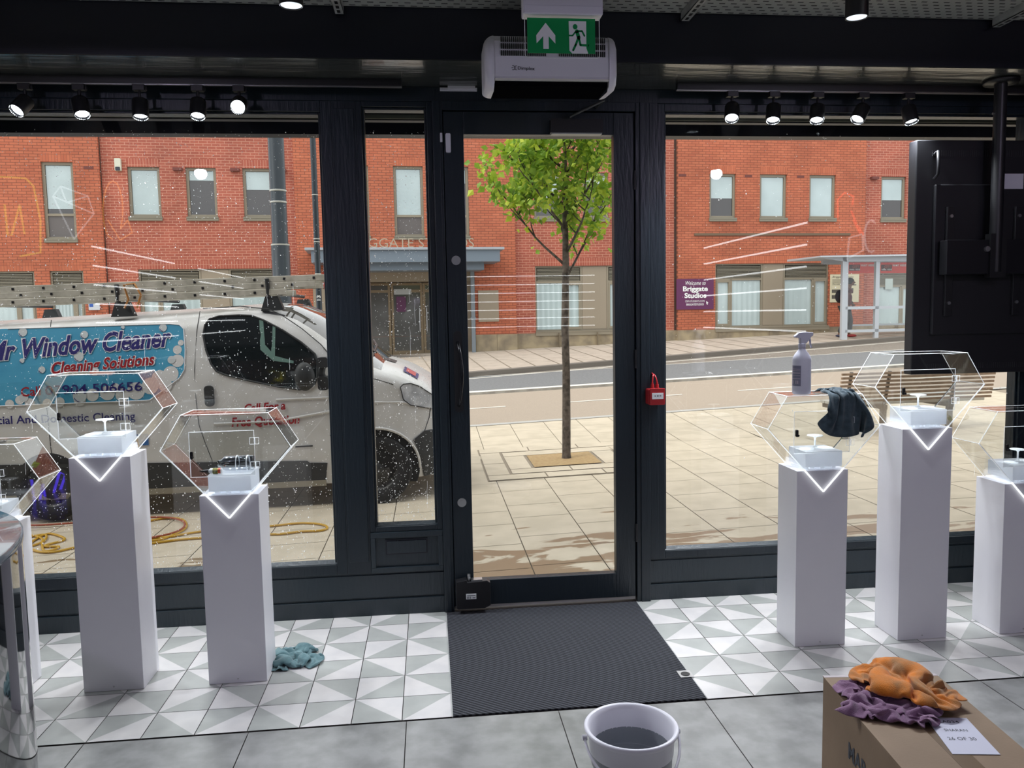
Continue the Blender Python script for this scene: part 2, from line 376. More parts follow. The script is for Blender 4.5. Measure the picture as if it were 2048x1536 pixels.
# letterbox panel below the side light
lp = thing('letterbox_panel', 'dark painted timber panel with a flap letterbox beside the door, below the narrow pane', 'letterbox', (-.147, 4.2, .235))
m = MB(); m.box(-.339, 4.215, .236, .045, 4.31, .454); m.box(-.339, 4.197, .236, .045, 4.215, .262); m.box(-.339, 4.197, .425, .045, 4.215, .454); m.box(-.339, 4.197, .262, -.315, 4.215, .425); m.box(.02, 4.197, .262, .045, 4.215, .425)
m.build('panel', PAINTH, lp, bevel=.002)
m = MB(); m.box(-.262, 4.209, .33, -.038, 4.2149, .412); m.build('slot_surround', BLK, lp)
m = MB(); m.rbox(-.255, 4.203, .337, -.045, 4.209, .404, .004); m.box(-.2, 4.2005, .401, -.195, 4.203, .409); m.box(-.1, 4.2005, .401, -.095, 4.203, .409); m.build('flap', PAINTH, lp, bevel=.001)
# door frame and leaf
dfm = MB(); dfm.box(.046, 4.19, 0, .098, 4.33, 2.70); dfm.box(1.112, 4.19, 0, 1.189, 4.33, 2.70); dfm.box(.098, 4.19, 2.655, 1.112, 4.33, 2.70); dfm.box(.05, 4.182, 0, .085, 4.19, 2.70); dfm.box(1.135, 4.182, 0, 1.185, 4.19, 2.70)
dfm.box(.098, 4.262, 0, .112, 4.33, 2.66); dfm.box(1.098, 4.262, 0, 1.112, 4.33, 2.66); dfm.box(.098, 4.262, 2.635, 1.112, 4.33, 2.66)
dfm.build('trim_2', PAINT, kind='structure', bevel=.002)
dr = thing('door_1', None, None, (1.105, 4.25, .02), kind='structure')
m = MB()
m.box(.102, 4.2, .028, .206, 4.255, 2.65); m.box(.997, 4.2, .028, 1.106, 4.255, 2.65); m.box(.206, 4.2, .028, .997, 4.255, .165); m.box(.206, 4.2, 2.535, .997, 4.255, 2.65)
m.build('door_leaf', PAINT, dr, bevel=.003)
MB().box(.206, 4.232, .165, .997, 4.238, 2.535).build('pane', PANE, dr)
m = MB(); m.box(.103, 4.205, .012, 1.105, 4.25, .028); m.build('brush_strip', pm('brush_strip_grey', (.5, .48, .46), .7), dr)
m = MB()
for z in (.39, 1.35, 2.3): m.cyl((1.109, 4.193, z-.05), (1.109, 4.193, z+.05), .007, seg=10)
m.build('hinge', BLKP, dr)
for i, z in enumerate((1.889, .6)):
    m = MB(); m.cyl((.152, 4.2, z), (.152, 4.194, z), .024, seg=28); m.cyl((.152, 4.194, z+.004), (.152, 4.190, z+.004), .009, seg=16); m.box(.1495, 4.189, z-.02, .1545, 4.1935, z)
    m.build('lock_cylinder', METAL, dr)
m = MB(); m.rbox(.128, 4.194, 1.09, .172, 4.2, 1.52, .018); m.build('handle_plate', BLKP, dr)
m = MB(); m.tube([(.15, 4.19, 1.46), (.153, 4.165, 1.445), (.16, 4.145, 1.40), (.165, 4.137, 1.34), (.166, 4.135, 1.29), (.164, 4.138, 1.24), (.158, 4.147, 1.185), (.151, 4.165, 1.14), (.148, 4.19, 1.125)], [.009, .008, .008, .009, .009, .009, .008, .008, .009], 10)
m.build('pull_handle', pm('handle_black', (.02, .02, .024), .2, .6), dr)
cl = thing('door_closer', 'dark box door closer at the top of the glass door', 'door closer', (.79, 4.19, 2.53))
m = MB(); m.rbox(.655, 4.15, 2.535, .93, 4.199, 2.605, .006); m.box(.66, 4.152, 2.529, .925, 4.197, 2.535, 1); m.build('closer_body', [BLKP, pm('closer_under', (.4, .42, .4), .4)], cl)
m = MB(); m.tube([(.76, 4.17, 2.607), (.76, 4.15, 2.617), (.83, 4.12, 2.645), (.925, 4.09, 2.685)], .007, 8); m.tube([(.925, 4.09, 2.685), (.9, 4.18, 2.668)], .006, 8); m.build('closer_arm', pm('arm_dark', (.10, .10, .10), .3, .5), cl)
fl_ = thing('floor_lock', 'black bolt housing with a small printed label at the foot of the glass door', 'door bolt', (.19, 4.19, .03))
m = MB(); m.prism([(.108, .034), (.12, .03), (.26, .03), (.292, .045), (.292, .17), (.275, .182), (.17, .175), (.165, .19), (.108, .18)], lambda a, b, d: (a, d, b), 4.14, 4.199); m.build('housing', BLKP, fl_, bevel=.003)
m = MB(); m.box(.16, 4.1385, .085, .215, 4.1395, .115); m.build('label_plate', SIGNW, fl_)
m = MB()
for i in range(3): m.box(.165+i*.008, 4.1375, .088, .168+i*.008, 4.1384, .1)
m.box(.165, 4.1375, .104, .21, 4.1384, .107); m.box(.195, 4.1375, .09, .21, 4.1384, .094); m.build('label_print', INK, fl_)
m = MB(); m.cyl((.178, 4.17, .18), (.178, 4.17, .215), .008, seg=10); m.box(.19, 4.15, .178, .25, 4.19, .186); m.build('bolt', METAL, fl_)
ds = thing('door_contact', 'white two-piece magnetic contact sensor, high on door and frame', 'door sensor', (.12, 4.2, 2.44))
m = MB(); m.rbox(.1125, 4.18, 2.44, .1385, 4.2, 2.535, .006); m.build('sensor_body', PLAST, ds)
m = MB(); m.rbox(.084, 4.17, 2.49, .096, 4.182, 2.535, .003); m.build('magnet', PLAST, ds)
m = MB(); m.box(.09, 4.178, 2.762-.012, .28, 4.20, 2.775-.012); m.box(.13, 4.172, 2.756, .27, 4.178, 2.774)
tag(m.build('frame_bracket', PLAST, base=(.18, 4.19, 2.75)), 'small pale plastic catch strip on the door head, left of the heater', 'bracket')
# fire call point
fc = thing('fire_call_point', 'red break-glass fire alarm call point with looped cables on the door post', 'call point', (1.21, 4.18, 1.11))
m = MB(); m.rbox(1.16, 4.12, 1.105, 1.245, 4.194, 1.19, .008); m.rbox(1.166, 4.112, 1.105, 1.248, 4.12, 1.195, .006); m.build('call_point_box', RED, fc, bevel=.002)
m = MB(); m.box(1.176, 4.110, 1.137, 1.238, 4.1119, 1.17); m.build('press_plate', SIGNW, fc)
m = MB(); m.cyl((1.207, 4.1095, 1.154), (1.207, 4.1088, 1.154), .004, seg=12)
for s_ in (-1, 1): m.add([(1.207+s_*.008, 4.109, 1.154), (1.207+s_*.014, 4.109, 1.158), (1.207+s_*.014, 4.109, 1.1555), (1.207+s_*.02, 4.109, 1.1555), (1.207+s_*.02, 4.109, 1.1525), (1.207+s_*.014, 4.109, 1.1525), (1.207+s_*.014, 4.109, 1.150)], [(0, 1, 2, 3, 4, 5, 6)])
m.build('press_symbol', INK, fc)
m = MB()
for x in (1.19, 1.216): m.cyl((x, 4.155, 1.19), (x, 4.155, 1.212), .009, seg=12); m.cyl((x, 4.155, 1.212), (x, 4.155, 1.222), .006, seg=12)
m.build('cable_gland', RED, fc)
m = MB(); m.tube([(1.19, 4.155, 1.22), (1.193, 4.158, 1.245), (1.199, 4.17, 1.265), (1.201, 4.197, 1.27)], .0042, 8); m.tube([(1.216, 4.155, 1.22), (1.212, 4.158, 1.245), (1.206, 4.17, 1.262), (1.204, 4.197, 1.266)], .0042, 8); m.build('red_cable', RED, fc)
# entrance mat
mt = thing('entrance_mat', 'dark grey ribbed barrier mat set into the tiles inside the door', 'mat', (.58, 3.63, 0))
MB().box(.055, 3.063, -.004, 1.104, 4.188, .003).build('ribbed_pile', MATM, mt)
for x in (.05, 1.104): m = MB(); m.box(x, 3.058, -.004, x+.005, 4.19, .002); m.build('edge_trim', GALV, mt)
m = MB(); m.box(1.055, 3.25, .003, 1.115, 3.315, .007)
sp = m.build('floor_plate', METAL, base=(1.085, 3.28, .003)); tag(sp, 'small square steel floor socket plate on the right edge of the mat', 'floor plate')
h = MB(); h.cyl((1.085, 3.28, .0071), (1.085, 3.28, .0085), .02, seg=20)
ORG[sp.name] = Vector((1.085, 3.28, .003)); h.build('keeper_hole', BLKP, sp)
# ------------------------------------------------------------------ exterior canopy of the shop: shutter box
m = MB(); m.box(-3.9, 4.42, 2.655, 3.9, 4.47, 3.3); m.box(-3.9, 4.47, 2.74, 3.9, 4.80, 3.3); m.box(-3.9, 4.80, 2.665, 3.9, 4.9, 3.3); m.box(-3.9, 4.50, 2.70, 3.9, 4.505, 2.74); m.box(-3.9, 4.62, 2.70, 3.9, 4.63, 2.74)
m.box(-3.9, 4.4085, 2.662, 3.9, 4.42, 2.684, 1)  # thin pale strip along the front of the shutter box
m.build('trim_3', [BLK, pm('pale_strip', (.16, .17, .14), .5)], kind='structure')
m = MB(); m.box(3.475, 4.335, -.2, 3.6, 4.415, 2.65)
m.build('trim_4', pm('wet_green_tile', (.015, .035, .04), .25, bump=(70, 1.0)), kind='structure')
# ------------------------------------------------------------------ ceiling services
tr = thing('cable_tray', 'perforated galvanised cable tray running along the ceiling edge', 'cable tray', (0, 3.55, 3.0))
def traymat():
    m = pm('perforated_tray', (.26, .27, .26), .5, .4); n = m.node_tree; b = n.nodes['Principled BSDF']
    t = n.nodes.new('ShaderNodeTexCoord'); k = n.nodes.new('ShaderNodeTexBrick'); k.inputs['Scale'].default_value = 1
    k.inputs['Brick Width'].default_value = .055; k.inputs['Row Height'].default_value = .036; k.inputs['Mortar Size'].default_value = .0135; k.inputs['Mortar Smooth'].default_value = 0
    k.inputs['Color1'].default_value = (.01, .01, .01, 1); k.inputs['Color2'].default_value = (.01, .01, .01, 1); k.inputs['Mortar'].default_value = (.55, .56, .52, 1)
    n.links.new(t.outputs['Object'], k.inputs['Vector']); n.links.new(k.outputs['Color'], b.inputs['Base Color']); return m
m = MB(); m.box(-3.55, 3.33, 3.0, 3.55, 3.765, 3.004); m.box(-3.55, 3.33, 3.0, 3.55, 3.334, 3.05); m.box(-3.55, 3.761, 3.0, 3.55, 3.765, 3.05); m.build('tray_base', traymat(), tr)
m = MB()
for i in range(60): 
    x = random.uniform(-3.5, 3.5); y = random.uniform(3.4, 3.7); m.tube([(x, y, 3.0), (x+.01, y+.01, 2.992), (x+.02, y, 3.0)], .0016, 5)
m.build('cable_tie', pm('pale_tie', (.5, .5, .48), .5), tr, kind='stuff')
for i, x in enumerate((-1.92, -.36, 1.235, 2.80)):
    t = thing('strut_channel', ['slotted steel strut end under the tray, farthest left above the left window', 'slotted steel strut end under the tray, right of the left ceiling spotlight', 'slotted steel strut end under the tray, just right of the exit sign', 'slotted steel strut end under the tray, above the black screen'][i], 'bracket', (x, 3.5, 2.96), 'steel struts under the cable tray')
    m = MB(); m.box(x-.02, 3.34, 2.958, x+.02, 3.745, 2.962); m.box(x-.02, 3.34, 2.958, x-.018, 3.745, 2.999); m.box(x+.018, 3.34, 2.958, x+.02, 3.745, 2.999); m.build('channel', GALV, t)
    m = MB()
    for k in range(7): m.box(x-.007, 3.40+k*.05, 2.9572, x+.007, 3.43+k*.05, 2.958)
    m.build('slots', BLKP, t)
# ceiling cylinder spotlights
def spot(o, loc, e, ang, blend=.5, rot=(0, 0, 0), col=(.9, .95, 1), r=.03):
    l = bpy.data.lights.new('spot', 'SPOT'); l.energy = e; l.spot_size = radians(ang); l.spot_blend = blend; l.color = col; l.shadow_soft_size = r
    ob = bpy.data.objects.new('spot_light', l); C.objects.link(ob); ob.parent = o; ob.location = loc; ob.rotation_euler = rot; return ob
def ceil_spot(loc, label):
    t = thing('ceiling_spotlight', label, 'spotlight', (0, 0, 0), 'black cylinder ceiling spotlights')
    m = MB(); m.lathe([(.0, .51), (.042, .51), (.045, .5), (.045, 0), (.043, -.002), (.040, .0), (.036, .035), (0, .036)], seg=32); m.build('housing', BLKP, t)
    m = MB(); m.lathe([(.0395, .002), (.036, .03), (.026, .034)], seg=28); m.build('reflector', pm('reflector', (.8, .82, .85), .25, .6), t)
    m = MB(); m.lathe([(.026, .030), (.02, .026), (0, .025)], seg=24); m.build('lens', LED, t)
    spot(t, (0, 0, .02), 30, 95)
    t.location = loc; return t
LAVSPOT = bpy.data.lights.new('lavender_spot', 'SPOT'); LAVSPOT.energy = 29; LAVSPOT.spot_size = radians(178); LAVSPOT.spot_blend = .02; LAVSPOT.color = (.78, .70, 1); LAVSPOT.shadow_soft_size = .05
cs = ceil_spot((-.49, 3.22, 2.795), 'black cylinder ceiling spotlight hanging left of the exit sign')
dup(cs, (1.79, 3.22, 2.795), 'black cylinder ceiling spotlight hanging right of the exit sign')
# track lighting
for nm, xa, xb in (('left', -3.35, -.1), ('right', 1.3, 3.4)):
    m = MB(); m.box(xa, 4.06, 2.735, xb, 4.095, 2.769); m.box(xa, 4.07, 2.731, xb, 4.074, 2.735, 1); m.box(xa, 4.082, 2.731, xb, 4.086, 2.735, 1)
    tag(m.build('lighting_track', [BLKP, METAL], base=((xa+xb)/2, 4.08, 2.769)), 'black lighting track above the %s window' % nm, 'lighting track', 'black lighting tracks above the windows')
heads = [(-1.87, -22, 38), (-1.625, 16, 22), (-1.35, 4, 14), (-1.08, 2, 22), (-.885, 8, 62), (1.595, -14, 30), (1.82, -12, 20), (2.06, -14, 20), (2.31, -34, 14), (2.565, 4, 18)]
labs = ['first from the left above the left window', 'second from the left above the left window', 'third from the left above the left window', 'fourth from the left above the left window', 'nearest the main post, aimed into the room',
        'first from the door above the right window', 'second from the door above the right window', 'third from the door above the right window', 'fourth from the door above the right window, tilted to one side', 'above the right window, nearest the black screen']
ts = None
def track_head():
    t = thing('track_spotlight', 'x', 'spotlight', (0, 0, 0), 'black track spotlights above the shop windows')
    m = MB(); m.box(-.028, -.017, -.028, .028, .017, 0); m.box(.028, -.006, -.026, .036, .006, -.008); m.build('adapter', BLKP, t, bevel=.002)
    m = MB(); m.cyl((0, 0, -.028), (0, 0, -.072), .007, seg=12); m.sphere((0, 0, -.078), .011, 12, 8); m.build('stem', BLKP, t)
    m = MB(); m.lathe([(0, .012), (.034, .012), (.037, .006), (.038, -.075), (.036, -.08), (.033, -.078), (.030, -.062), (0, -.06)], seg=28); hs = m.build('housing', BLKP, t)
    m = MB(); m.lathe([(.033, -.0775), (.031, -.064), (.0, -.063)], seg=24); m.build('lens', LED, hs)
    hs.location = (0, 0, -.082); ORG[hs.name] = Vector((0, 0, 0)); return t
proto = None
for i, (x, ry, rx) in enumerate(heads):
    if proto is None: proto = track_head(); t = proto
    else: t = dup(proto)
    t.location = (x, 4.077, 2.731); t['label'] = 'black track spotlight, '+labs[i]
    h = [c for c in t.children if c.name.startswith('housing')][0]
    h.rotation_euler = (radians(-rx), radians(-ry), 0)
    d = Matrix.Rotation(0, 3, 'X')
    lt = spot(h, (0, 0, -.07), 34 if i != 4 else 12, 120, .7)
# exit sign
ex = thing('exit_sign', 'green running man fire exit sign hanging under a pale housing', 'exit sign', (.53, 3.05, 2.71))
m = MB(); m.rbox(.38, 3.02, 2.71, .68, 3.08, 2.825, .006); m.box(.383, 3.018, 2.712, .677, 3.082, 2.742); m.build('sign_housing', PLAST, ex, bevel=.002)
m = MB(); m.box(.40, 3.0185, 2.790, .452, 3.0199, 2.803); m.build('rating_label', pm('label_dark', (.03, .03, .06), .5), ex)
m = MB(); m.cyl((.65, 3.0199, 2.775), (.65, 3.018, 2.775), .004, seg=12); m.build('status_led', INK, ex)
m = MB(); m.cyl((.43, 3.05, 2.825), (.43, 3.05, 3.3), .004, seg=8); m.cyl((.63, 3.05, 2.825), (.63, 3.05, 3.3), .004, seg=8); m.build('hanging_rod', GALV, ex)
m = MB(); m.rbox(.388, 3.047, 2.562, .672, 3.053, 2.71, .012); m.build('clear_panel', ACR, ex)
m = MB(); m.tube([(.388, 3.05, 2.709), (.388, 3.05, 2.572), (.392, 3.05, 2.565), (.40, 3.05, 2.562), (.66, 3.05, 2.562), (.668, 3.05, 2.565), (.672, 3.05, 2.572), (.672, 3.05, 2.709)], .0013, 6); m.build('panel_edge', SIGNW, ex)
SX = lambda a: .397+a*.258/286; SZ = lambda b: 2.705-b*.128/131
GS = pm('lit_sign_green', (0, .28, .07), .45); 
m = MB(); m.box(SX(0), 3.0445, SZ(131), SX(286), 3.0465, SZ(0)); m.build('green_legend', GS, ex)
def sp_(pts, y, mi=0, mb_=None):
    mb_.add([(SX(a), y, SZ(b)) for a, b in pts], [list(range(len(pts)))], mi)
m = MB(); sp_([(37, 65), (77, 18), (117, 64), (117, 95), (89, 68), (89, 115), (66, 115), (66, 68), (38, 95)], 3.044, 0, m)
sp_([(174, 10), (248, 10), (248, 110), (256, 131), (188, 131), (176, 120)], 3.044, 0, m)
m.build('white_pictogram', SIGNW, ex)
def limb(m, pts, w, y):
    for a, b in zip(pts[:-1], pts[1:]):
        L = hypot(b[0]-a[0], b[1]-a[1]); nx, ny = -(b[1]-a[1])/L*w/2, (b[0]-a[0])/L*w/2
        sp_([(a[0]+nx, a[1]+ny), (b[0]+nx, b[1]+ny), (b[0]-nx, b[1]-ny), (a[0]-nx, a[1]-ny)], y, 0, m)
    for p in pts: sp_(arc(p[0], p[1], w/2, 0, 330, 11), y, 0, m)
m = MB(); sp_(arc(201, 31, 10, 0, 345, 23), 3.0436, 0, m)
limb(m, [(208, 48), (216, 72)], 15, 3.0436); limb(m, [(202, 50), (190, 64), (175, 64)], 6, 3.0436); limb(m, [(212, 47), (230, 47), (240, 64)], 7, 3.0436)
limb(m, [(213, 74), (203, 98), (192, 118)], 9, 3.0436); limb(m, [(217, 76), (223, 99), (258, 100)], 9, 3.0436)
m.build('running_figure', GS, ex)
# over-door heater
ht = thing('air_curtain_heater', 'white over-door warm air heater mounted on the black bulkhead', 'heater', (.57, 3.66, 2.6))
m = MB()
prof = [(3.765, 2.83), (3.62, 2.83), (3.57, 2.815), (3.552, 2.79), (3.547, 2.72), (3.548, 2.64), (3.556, 2.628), (3.58, 2.625), (3.765, 2.625)]
m.prism(prof, lambda a, b, d: (d, a, b), .315, .825)
for s_, x0, x1 in ((-1, .275, .315), (1, .825, .865)):
    pr = [(3.765, 2.83), (3.62, 2.83), (3.565, 2.815), (3.546, 2.79), (3.542, 2.72), (3.543, 2.64), (3.56, 2.60), (3.60, 2.588), (3.765, 2.60)]
    P = []
    for k in range(6):
        t = k/5*pi/2; ins = .04*(1-cos(t)) if True else 0
        xx = (x1 if s_ < 0 else x0)+s_*.04*sin(t); sc = ins*.9
        cy, cz = 3.68, 2.715
        P.append([(xx, 3.765 if a > 3.76 else a+sc*(1 if a < cy else 0), b-(sc if b > cz else -sc*.6)) for a, b in pr])
    m.grid(P); m.add(P[-1], [list(range(len(pr)))])
m.build('heater_casing', PLAST, ht)
for g0, n in ((.345, 22), (.60, 23)):
    m = MB()
    for r_ in range(3):
        for i in range(n):
            x = g0+i*.0092; z = 2.795-r_*.0295; m.box(x, 3.5425+(.0035 if r_ == 0 else 0), z-.011, x+.0042, 3.5525, z+.011)
    m.build('vent_slots', BLKP, ht)
m = MB(); m.box(.32, 3.56, 2.60, .82, 3.76, 2.624); m.build('outlet_grille', pm('outlet_black', (.004, .004, .005), 1, spec=0), ht)
m = MB(); m.box(.318, 3.546, 2.622, .822, 3.56, 2.63); m.cyl((.575, 3.546, 2.626), (.575, 3.543, 2.626), .006, seg=12, mi=0); m.build('front_lip', pm('warm_white', (.78, .77, .70), .4), ht)
m = MB(); text(m, 'Dimplex', (.418, 2.667), (.492, 2.665), .014, lambda a, b: Vector((a, 3.5458, b)), bold=.01)
for s_, cx in ((-1, .398), (1, .412)):
    pts = arc(cx, 2.674, .0085, 100 if s_ < 0 else 80, -100 if s_ < 0 else 280, 10)
    m.tube([(a, 3.546, b) for a, b in pts], .0012, 5)
m.box(.39, 3.5455, 2.673, .399, 3.5462, 2.675); m.box(.393, 3.5455, 2.6645, .399, 3.5462, 2.6662); m.box(.393, 3.5455, 2.6815, .399, 3.5462, 2.6832)
m.build('maker_lettering', pm('logo_grey', (.06, .06, .075), .5), ht)
# ------------------------------------------------------------------ hanging screen
tv = thing('hanging_screen', 'large black display seen from behind, hung from the soffit by a pole', 'display screen', (3.0, 4.03, 2.77))
m = MB(); m.box(2.60, 4.05, 1.235, 3.385, 4.12, 2.485); m.box(2.70, 4.03, 1.45, 3.30, 4.05, 2.25)
m.build('screen_body', pm('screen_black', (.012, .012, .015), .5), tv, bevel=.006)
m = MB()
for z in (1.262, 2.40):
    m = MB()
    for i in range(52): m.box(2.69+i*.0125, 4.0485, z, 2.694+i*.0125, 4.0499, z+.03)
    m.build('vent_ribs', pm('rib_grey', (.03, .03, .034), .5), tv)
m = MB(); m.cyl((3.0, 3.96, 1.78), (3.0, 3.96, 2.765), .031, seg=20); m.box(2.955, 3.935, 1.75, 3.045, 3.98, 1.98); m.build('pole', BLKP, tv)
m = MB()
for z in (2.60,): 
    for s_ in (-1,): m.cyl((3.0+s_*.031, 3.96, z), (3.0+s_*.042, 3.96, z), .006, seg=8)
m.build('pole_bolt', METAL, tv)
m = MB(); m.lathe([(0, 2.768), (.085, 2.768), (.087, 2.762), (.08, 2.752), (.032, 2.75)], (3.0, 3.96, 0), 32); m.build('ceiling_flange', BLKP, tv)
for x in (2.78, 3.17): m = MB(); m.box(x-.02, 4.012, 1.55, x+.02, 4.03, 2.13); m.build('mount_rail', BLKP, tv, bevel=.002)
m = MB(); m.box(2.72, 3.95, 1.77, 3.25, 4.012, 1.95); m.build('mount_plate', pm('plate_dark', (.02, .02, .024), .4, .5), tv, bevel=.003)
for x in (2.78, 3.17):
    for z in (1.62, 2.08): m = MB(); m.cyl((x, 4.012, z), (x, 4.004, z), .009, seg=10); m.build('mount_bolt', METAL, tv)
m = MB(); m.cyl((2.94, 3.95, 1.90), (2.94, 3.935, 1.90), .014, seg=14); m.build('clamp_knob', METAL, tv)
m = MB(); m.box(3.085, 4.028, 2.225, 3.2, 4.0295, 2.305); m.build('rating_label', PLAST, tv)
m = MB(); m.tube([(2.70, 4.045, 2.41), (2.70, 4.02, 2.42), (2.70, 4.012, 2.36), (2.70, 4.012, 2.30), (2.70, 4.045, 2.28)], .008, 8); m.build('carry_handle', BLKP, tv)
# ------------------------------------------------------------------ display pedestals with acrylic cases
peds = [(-1.92, .746, 'low white display pedestal at the far left, half hidden by the black counter', 'on the far left pedestal behind the black counter'),
        (-1.405, 1.03, 'tall white display pedestal in front of the left window', 'on the tall pedestal by the left window'),
        (-.88, .846, 'medium white display pedestal nearest the main post, left of the door', 'left of the door, holding a bottle and glue tube'),
        (1.815, .85, 'medium white display pedestal right of the door', 'right of the door with a spray bottle on top'),
        (2.332, 1.03, 'tall white display pedestal in front of the right window', 'on the tall pedestal before the black screen'),
        (2.86, .746, 'low white display pedestal at the far right edge', 'on the low pedestal at the far right edge')]
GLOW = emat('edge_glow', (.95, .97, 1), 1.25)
def make_case():
    t = thing('acrylic_display_case', 'x', 'display case', (0, 0, 0), 'clear faceted acrylic display cases on the pedestals')
    A = [(-.182, .354), (.182, .354), (.273, .203), (0, -.10), (-.273, .203)]
    y0, y1 = -.012, .19; th = .006
    B = [(-.094, 0), (.094, 0), (.273, .203), (.182, .354), (-.182, .354), (-.273, .203)]   # clipped at the pedestal top, for the rear plate
    m = MB()
    m.prism(A, lambda a, b, d: (a, d, b), y0, y0+.005); m.prism([(p[0], p[1]+.001) for p in B], lambda a, b, d: (a, d, b), y1-.005, y1)
    m.build('end_plates', ACR, t)
    m = MB()
    def panel(p, q, ins=.0):
        n = Vector((q[1]-p[1], -(q[0]-p[0]))).normalized()*th
        m.add([(p[0], y0+.005, p[1]), (q[0], y0+.005, q[1]), (q[0], y1-.005, q[1]), (p[0], y1-.005, p[1]), (p[0]-n.x, y0+.005, p[1]-n.y), (q[0]-n.x, y0+.005, q[1]-n.y), (q[0]-n.x, y1-.005, q[1]-n.y), (p[0]-n.x, y1-.005, p[1]-n.y)],
              [(0, 1, 2, 3), (7, 6, 5, 4), (0, 4, 5, 1), (2, 6, 7, 3), (1, 5, 6, 2), (3, 7, 4, 0)])
    for p, q in ((A[1], A[0]), (A[0], A[4]), (A[2], A[1])): panel(p, q)
    for s_ in (-1, 1):
        p = (s_*.0955, .004); q = A[2] if s_ > 0 else A[4]
        if s_ > 0: panel(p, q)
        else: panel(q, p)
    m.build('side_panels', ACR, t)
    # polished edges; their white colour stands for light piped through the acrylic
    m = MB(); vg = MB(); e = .0016
    for y in (y0+.0025, y1-.0025):
        poly = A if y < 0 else B
        for i in range(len(poly)):
            p, q = poly[i], poly[(i+1) % len(poly)]
            if y > 0 and i == 0: continue
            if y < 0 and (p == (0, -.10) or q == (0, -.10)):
                f_ = .62 if p == (0, -.10) else .38      # emission added in front of the pedestal stands for light piped along the edge
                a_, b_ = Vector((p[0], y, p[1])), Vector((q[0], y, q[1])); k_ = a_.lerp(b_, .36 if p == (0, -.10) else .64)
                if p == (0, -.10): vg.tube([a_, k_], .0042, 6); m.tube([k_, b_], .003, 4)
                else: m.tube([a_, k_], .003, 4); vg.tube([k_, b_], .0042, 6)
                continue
            w = e
            m.tube([(p[0], y, p[1]), (q[0], y, q[1])], w if y < 0 else .0013, 4)
    for p in (A[0], A[1], A[2], A[4]): m.tube([(p[0], y0, p[1]), (p[0], y1, p[1])], .0014, 4)
    m.build('polished_edge', ACE, t); vg.build('added_glow_edge', GLOW, t)
    # small door on the staff side
    m = MB(); d0, d1, z0, z1 = -.15, .12, .085, .28
    m.box(d0, y0-.0055, z0, d1, y0-.0005, z1); dd = m.build('access_door', ACR, t)
    m = MB(); m.tube([(d0, y0-.003, z0), (d1, y0-.003, z0), (d1, y0-.003, z1), (d0, y0-.003, z1), (d0, y0-.003, z0)], .0017, 4); m.build('door_edge', ACE, dd)
    m = MB(); m.rbox(d0+.004, y0-.016, .165, d0+.016, y0-.006, .198, .005); m.cyl((d0+.012, y0-.006, .172), (d0+.012, y0-.024, .172), .0055, seg=12); m.build('latch', BLKP, dd)
    for z in (.13, .235):
        m = MB(); m.tube([(d1-.018, y0-.008, z-.014), (d1+.02, y0-.008, z-.014), (d1+.02, y0-.008, z+.014), (d1-.018, y0-.008, z+.014), (d1-.018, y0-.008, z-.014)], .0013, 4); m.cyl((d1+.003, y0-.010, z-.014), (d1+.003, y0-.010, z+.014), .0028, seg=8); m.build('hinge', ACE, dd)
    # frosted plinth block with clear foot and little disc stand
    m = MB(); m.rbox(-.085, .0, .016, .095, .175, .088, .003, ax='z'); m.build('frosted_block', FROST, t)
    m = MB(); m.box(-.09, -.002, .001, .10, .18, .006); 
    for x in (-.06, -.01, .045): m.box(x, .004, .006, x+.02, .02, .016)
    m.build('clear_foot', ACE, t)
    m = MB(); m.lathe([(0, .094), (.012, .094), (.006, .1), (.004, .105), (.004, .14), (.012, .148), (.036, .150), (.036, .153), (0, .153)], (.0, .08, 0), 24); m.lathe([(0, .089), (.033, .089), (.033, .092), (0, .092)], (-.045, .07, 0), 24); m.lathe([(0, .089), (.033, .089), (.033, .092), (0, .092)], (.055, .09, 0), 24)
    m.build('disc_stand', ACE, t)
    return t
case = None
for i, (x, h, lab, lab2) in enumerate(peds):
    p = thing('display_pedestal', lab, 'pedestal', (x, 3.59, 0), 'white square display pedestals')
    m = MB(); m.box(x-.125, 3.49, 0.001, x+.125, 3.69, h-.001); m.build('plinth_body', WHITE, p, bevel=.0015)
    m = MB(); m.cyl((x, 3.4905, .02), (x, 3.4885, .02), .0035, seg=10); m.build('screw', METAL, p)
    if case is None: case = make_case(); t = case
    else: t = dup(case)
    if i == 2:       # this one holds a bottle instead of the little stand
        for ch in list(t.children):
            if ch.name.startswith('disc_stand'): bpy.data.objects.remove(ch)
    t.location = (x, 3.49, h); t['label'] = 'clear faceted acrylic display case '+lab2
# bottle and glue tube in the third case
x, h = -.88, .846+.09
bt = thing('clear_bottle', 'clear plastic bottle lying on its side in the case left of the door', 'bottle', (x, 3.57, h))
M_ = Matrix.Translation((x+.02, 3.575, h+.0335)) @ Matrix.Rotation(radians(90), 4, 'Y') @ Matrix.Rotation(0, 4, 'X')
m = MB(); m.lathe([(0, .075), (.028, .075), (.033, .07), (.033, -.045), (.030, -.055), (.018, -.066), (.016, -.072), (.016, -.08)], (0, 0, 0), 28, M=M_); m.build('bottle_body', glassmat('bottle_plastic', (.90, .93, .98), 1.5, 5, .06), bt)
m = MB(); m.lathe([(.0335, .05), (.034, .048), (.034, .046), (.0335, .044)], (0, 0, 0), 28, M=M_); m.lathe([(.0345, -.0), (.0345, .004)], (0, 0, 0), 28, M=M_); m.build('moulded_ring', ACE, bt)
gt = thing('glue_tube', 'small glue tube with black nozzle and yellow label beside the bottle', 'glue tube', (x-.06, 3.52, h))
M_ = Matrix.Translation((x-.06, 3.515, h+.0125)) @ Matrix.Rotation(radians(90), 4, 'Y') @ Matrix.Rotation(radians(0), 4, 'X')
